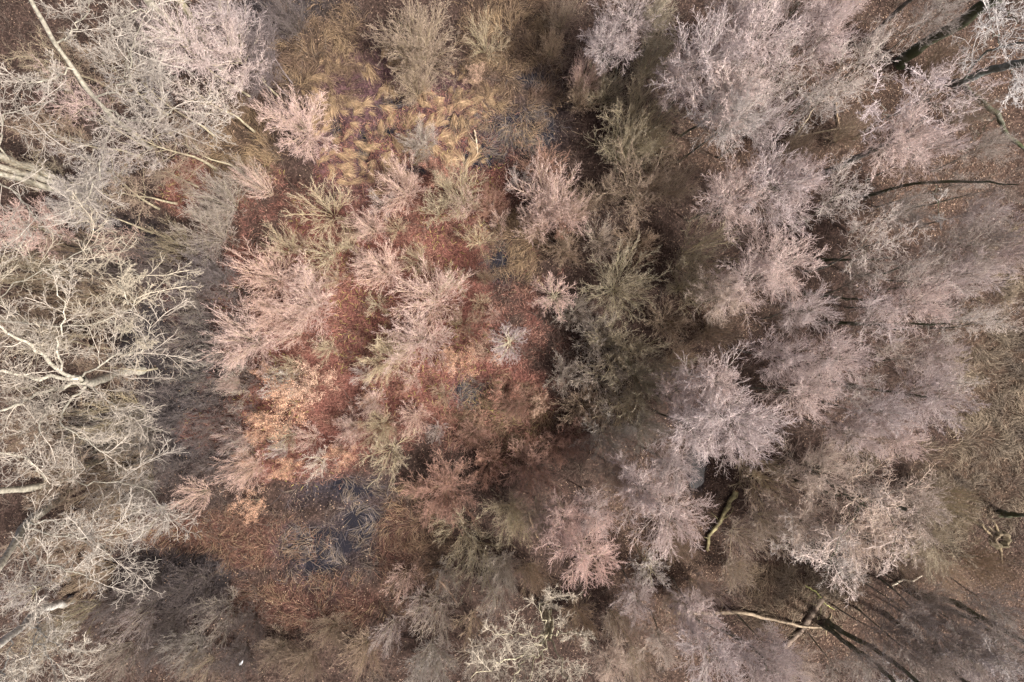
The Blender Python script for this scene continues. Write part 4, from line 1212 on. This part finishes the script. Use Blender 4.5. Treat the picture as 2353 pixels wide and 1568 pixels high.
# grey flattened grass over the pools
px, py, x, y = scatter(rng, 2600, lambda a, b: blobs(a, b, WET, 0.4, 0.7) * np.clip(fbm(a * 0.035 + 5, b * 0.035) * 3.6 - 1.35, 0.03, 1))
z = np.maximum(ground_h(x, y), -0.40)
hd = flow(px * 1.4, py * 1.4) + rng.normal(0, 0.28, len(x))
mx = rng.uniform(0, 1, (len(x), 1)) ** 1.5
colr = np.array((0.075, 0.066, 0.075)) * (1 - mx) + np.array((0.24, 0.18, 0.12)) * mx
V, Q, Cc = blades(rng, np.column_stack((x, y, z + 0.01)), hd, rng.uniform(0.7, 1.6, len(x)), rng.uniform(0.015, 0.035, len(x)), rng.uniform(0.04, 0.22, len(x)), colr, droop=1.0)
stuff('flattened_grass', 'grey water-flattened grass lying over the dark pools', V, Q, Cc, M_BLADE)
# red low growth of the clearing
px, py, x, y = scatter(rng, 36000, lambda a, b: blobs(a, b, RED, 0.6, 0.5) * (1 - 0.7 * blobs(a, b, WET, 0.4, 0.6)))
z = ground_h(x, y)
hd = rng.uniform(0, 6.283, len(x))
mx = np.clip(fbm(px * 0.03 + 7, py * 0.03) * 1.8 - 0.5, 0, 1)[:, None]
colr = np.array((0.185, 0.075, 0.058)) * (1 - mx) + np.array((0.27, 0.155, 0.11)) * mx
yel = (rng.uniform(0, 1, len(x)) < 0.10 * (fbm(px * 0.01 + 2, py * 0.01) > 0.5))[:, None]
colr = np.where(yel, np.array((0.32, 0.27, 0.09)), colr)
V, Q, Cc = blades(rng, np.column_stack((x, y, z)), hd, rng.uniform(0.2, 0.6, len(x)), rng.uniform(0.02, 0.05, len(x)), rng.uniform(0.1, 0.45, len(x)), colr, nseg=2)
stuff('red_sedge_growth', 'low dark red dead growth carpeting the clearing', V, Q, Cc, M_BLADE)
# leaf litter
px, py, x, y = scatter(rng, 60000, lambda a, b: 0.22 + 0.78 * blobs(a, b, LITTER, 0.5, 0.7) - 0.2 * blobs(a, b, RED, 0.6, 0.5))
z = ground_h(x, y)
ok = z > -0.41
x, y, z, px, py = x[ok], y[ok], z[ok], px[ok], py[ok]
V, T = leaf_quads(rng, np.column_stack((x, y, z + rng.uniform(0.02, 0.07, len(x)))), 0.12, flat=0.75)
pick = rng.uniform(0, 1, (len(x), 1)) ** 2
colr = np.array((0.11, 0.070, 0.050)) * (1 - pick) + np.array((0.38, 0.27, 0.19)) * pick
stuff('leaf_litter', 'brown fallen leaves scattered over the forest floor', V, None, np.repeat(colr, 4, axis=0), M_LEAF, T)
# brushwood under and between the trees
NB, NT = 2400, 8
px, py, x, y = scatter(rng, NB, lambda a, b: np.clip(0.85 - 0.6 * blobs(a, b, RED, 0.6, 0.5) - 0.75 * blobs(a, b, WET, 0.4, 0.7) - 0.45 * blobs(a, b, GOLD, 0.5, 0.6)
                                                     - 0.35 * blobs(a, b, LITTER, 0.5, 0.6), 0.03, 1))
z = ground_h(x, y)
root = np.repeat(np.column_stack((x, y, z)), NT, axis=0) + rng.normal(0, 0.22, (NB * NT, 3)) * np.array((1, 1, 0.0))
dirs = rng.normal(0, 1, (NB * NT, 3)) * np.array((0.6, 0.6, 0)) + np.array((0, 0, 1.0))
hb = np.repeat(rng.uniform(0.7, 2.4, NB), NT) * rng.uniform(0.6, 1.1, NB * NT)
p1, r1 = grow(rng, root, dirs, hb, np.full(NB * NT, 0.012), 2, 0.22, 0.02, 0.6)
sub = spawn(rng, p1, r1, 2, 0.25, 1.0, 0.7, 0.2, 0.45, 0.2, 0.9)
p2, r2 = grow(rng, *sub, 1, 0.2, 0.02, 0.6)
v1, q1 = tube(p1, r1, 3)
v2, q2 = tube(p2, r2, 3)
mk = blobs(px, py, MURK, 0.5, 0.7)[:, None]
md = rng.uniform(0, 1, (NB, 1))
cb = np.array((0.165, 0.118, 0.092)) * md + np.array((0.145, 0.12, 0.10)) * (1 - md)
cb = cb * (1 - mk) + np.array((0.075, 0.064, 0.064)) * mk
V, Q = merge([(v1, q1), (v2, q2)])
Cc = np.concatenate((np.repeat(cb, NT * 3 * 3, axis=0), np.repeat(cb, NT * 2 * 2 * 3, axis=0)))
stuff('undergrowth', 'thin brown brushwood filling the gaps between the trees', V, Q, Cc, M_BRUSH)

# golden tussocks, each one a clump lying over in its own direction
TUSS = []
for k in range(6):
    r_ = np.random.default_rng(70 + k)
    n = 110
    a = r_.uniform(0, 6.283, n)
    rr = 0.26 * np.sqrt(r_.uniform(0, 1, n))
    bse = np.column_stack((np.cos(a) * rr, np.sin(a) * rr * 0.8, np.zeros(n)))
    hd = r_.normal(0, 0.36, n)
    pk = r_.uniform(0, 1, (n, 1))
    colr = np.array((0.45, 0.32, 0.19)) * pk + np.array((0.19, 0.12, 0.07)) * (1 - pk)
    V, Q, Cc = blades(r_, bse, hd, r_.uniform(0.35, 1.35, n), r_.uniform(0.018, 0.042, n), r_.uniform(0.1, 0.5, n), colr)
    TUSS.append(fast_mesh('tussock', V, Q, mat=M_BLADE, smooth=False, color=Cc))
    TRIS[0] += 2 * len(Q)
px, py, x, y = scatter(np.random.default_rng(31), 1500, lambda a, b: blobs(a, b, [(850, 290, 115, 150), (1000, 240, 120, 80), (760, 190, 70, 60), (990, 340, 100, 60)], 0.4, 0.3) * (fbm(a * 0.016 + 1, b * 0.016) > 0.44))
chosen = []
for q_ in range(len(x)):
    if all((px[q_] - px[c]) ** 2 + (py[q_] - py[c]) ** 2 > 18 ** 2 for c in chosen) and len(chosen) < 210:
        chosen.append(q_)
trg = random.Random(8)
for k, q_ in enumerate(chosen):
    o = link(bpy.data.objects.new('grass_tussock', TUSS[k % 6]))
    o.location = (x[q_], y[q_], float(ground_h(x[q_:q_ + 1], y[q_:q_ + 1])[0]) - 0.03)
    o.rotation_euler = (0, 0, float(flow(px[q_:q_ + 1], py[q_:q_ + 1])[0]) + trg.gauss(0, 0.6))
    sc = trg.uniform(0.4, 0.95)
    o.scale = (sc * trg.uniform(0.9, 1.7), sc * trg.uniform(0.6, 1.2), sc)
    o['label'] = 'golden grass tussock combed over on the wet dark red ground'
    o['category'] = 'tussock'
    o['group'] = 'golden tussocks of the upper clearing'
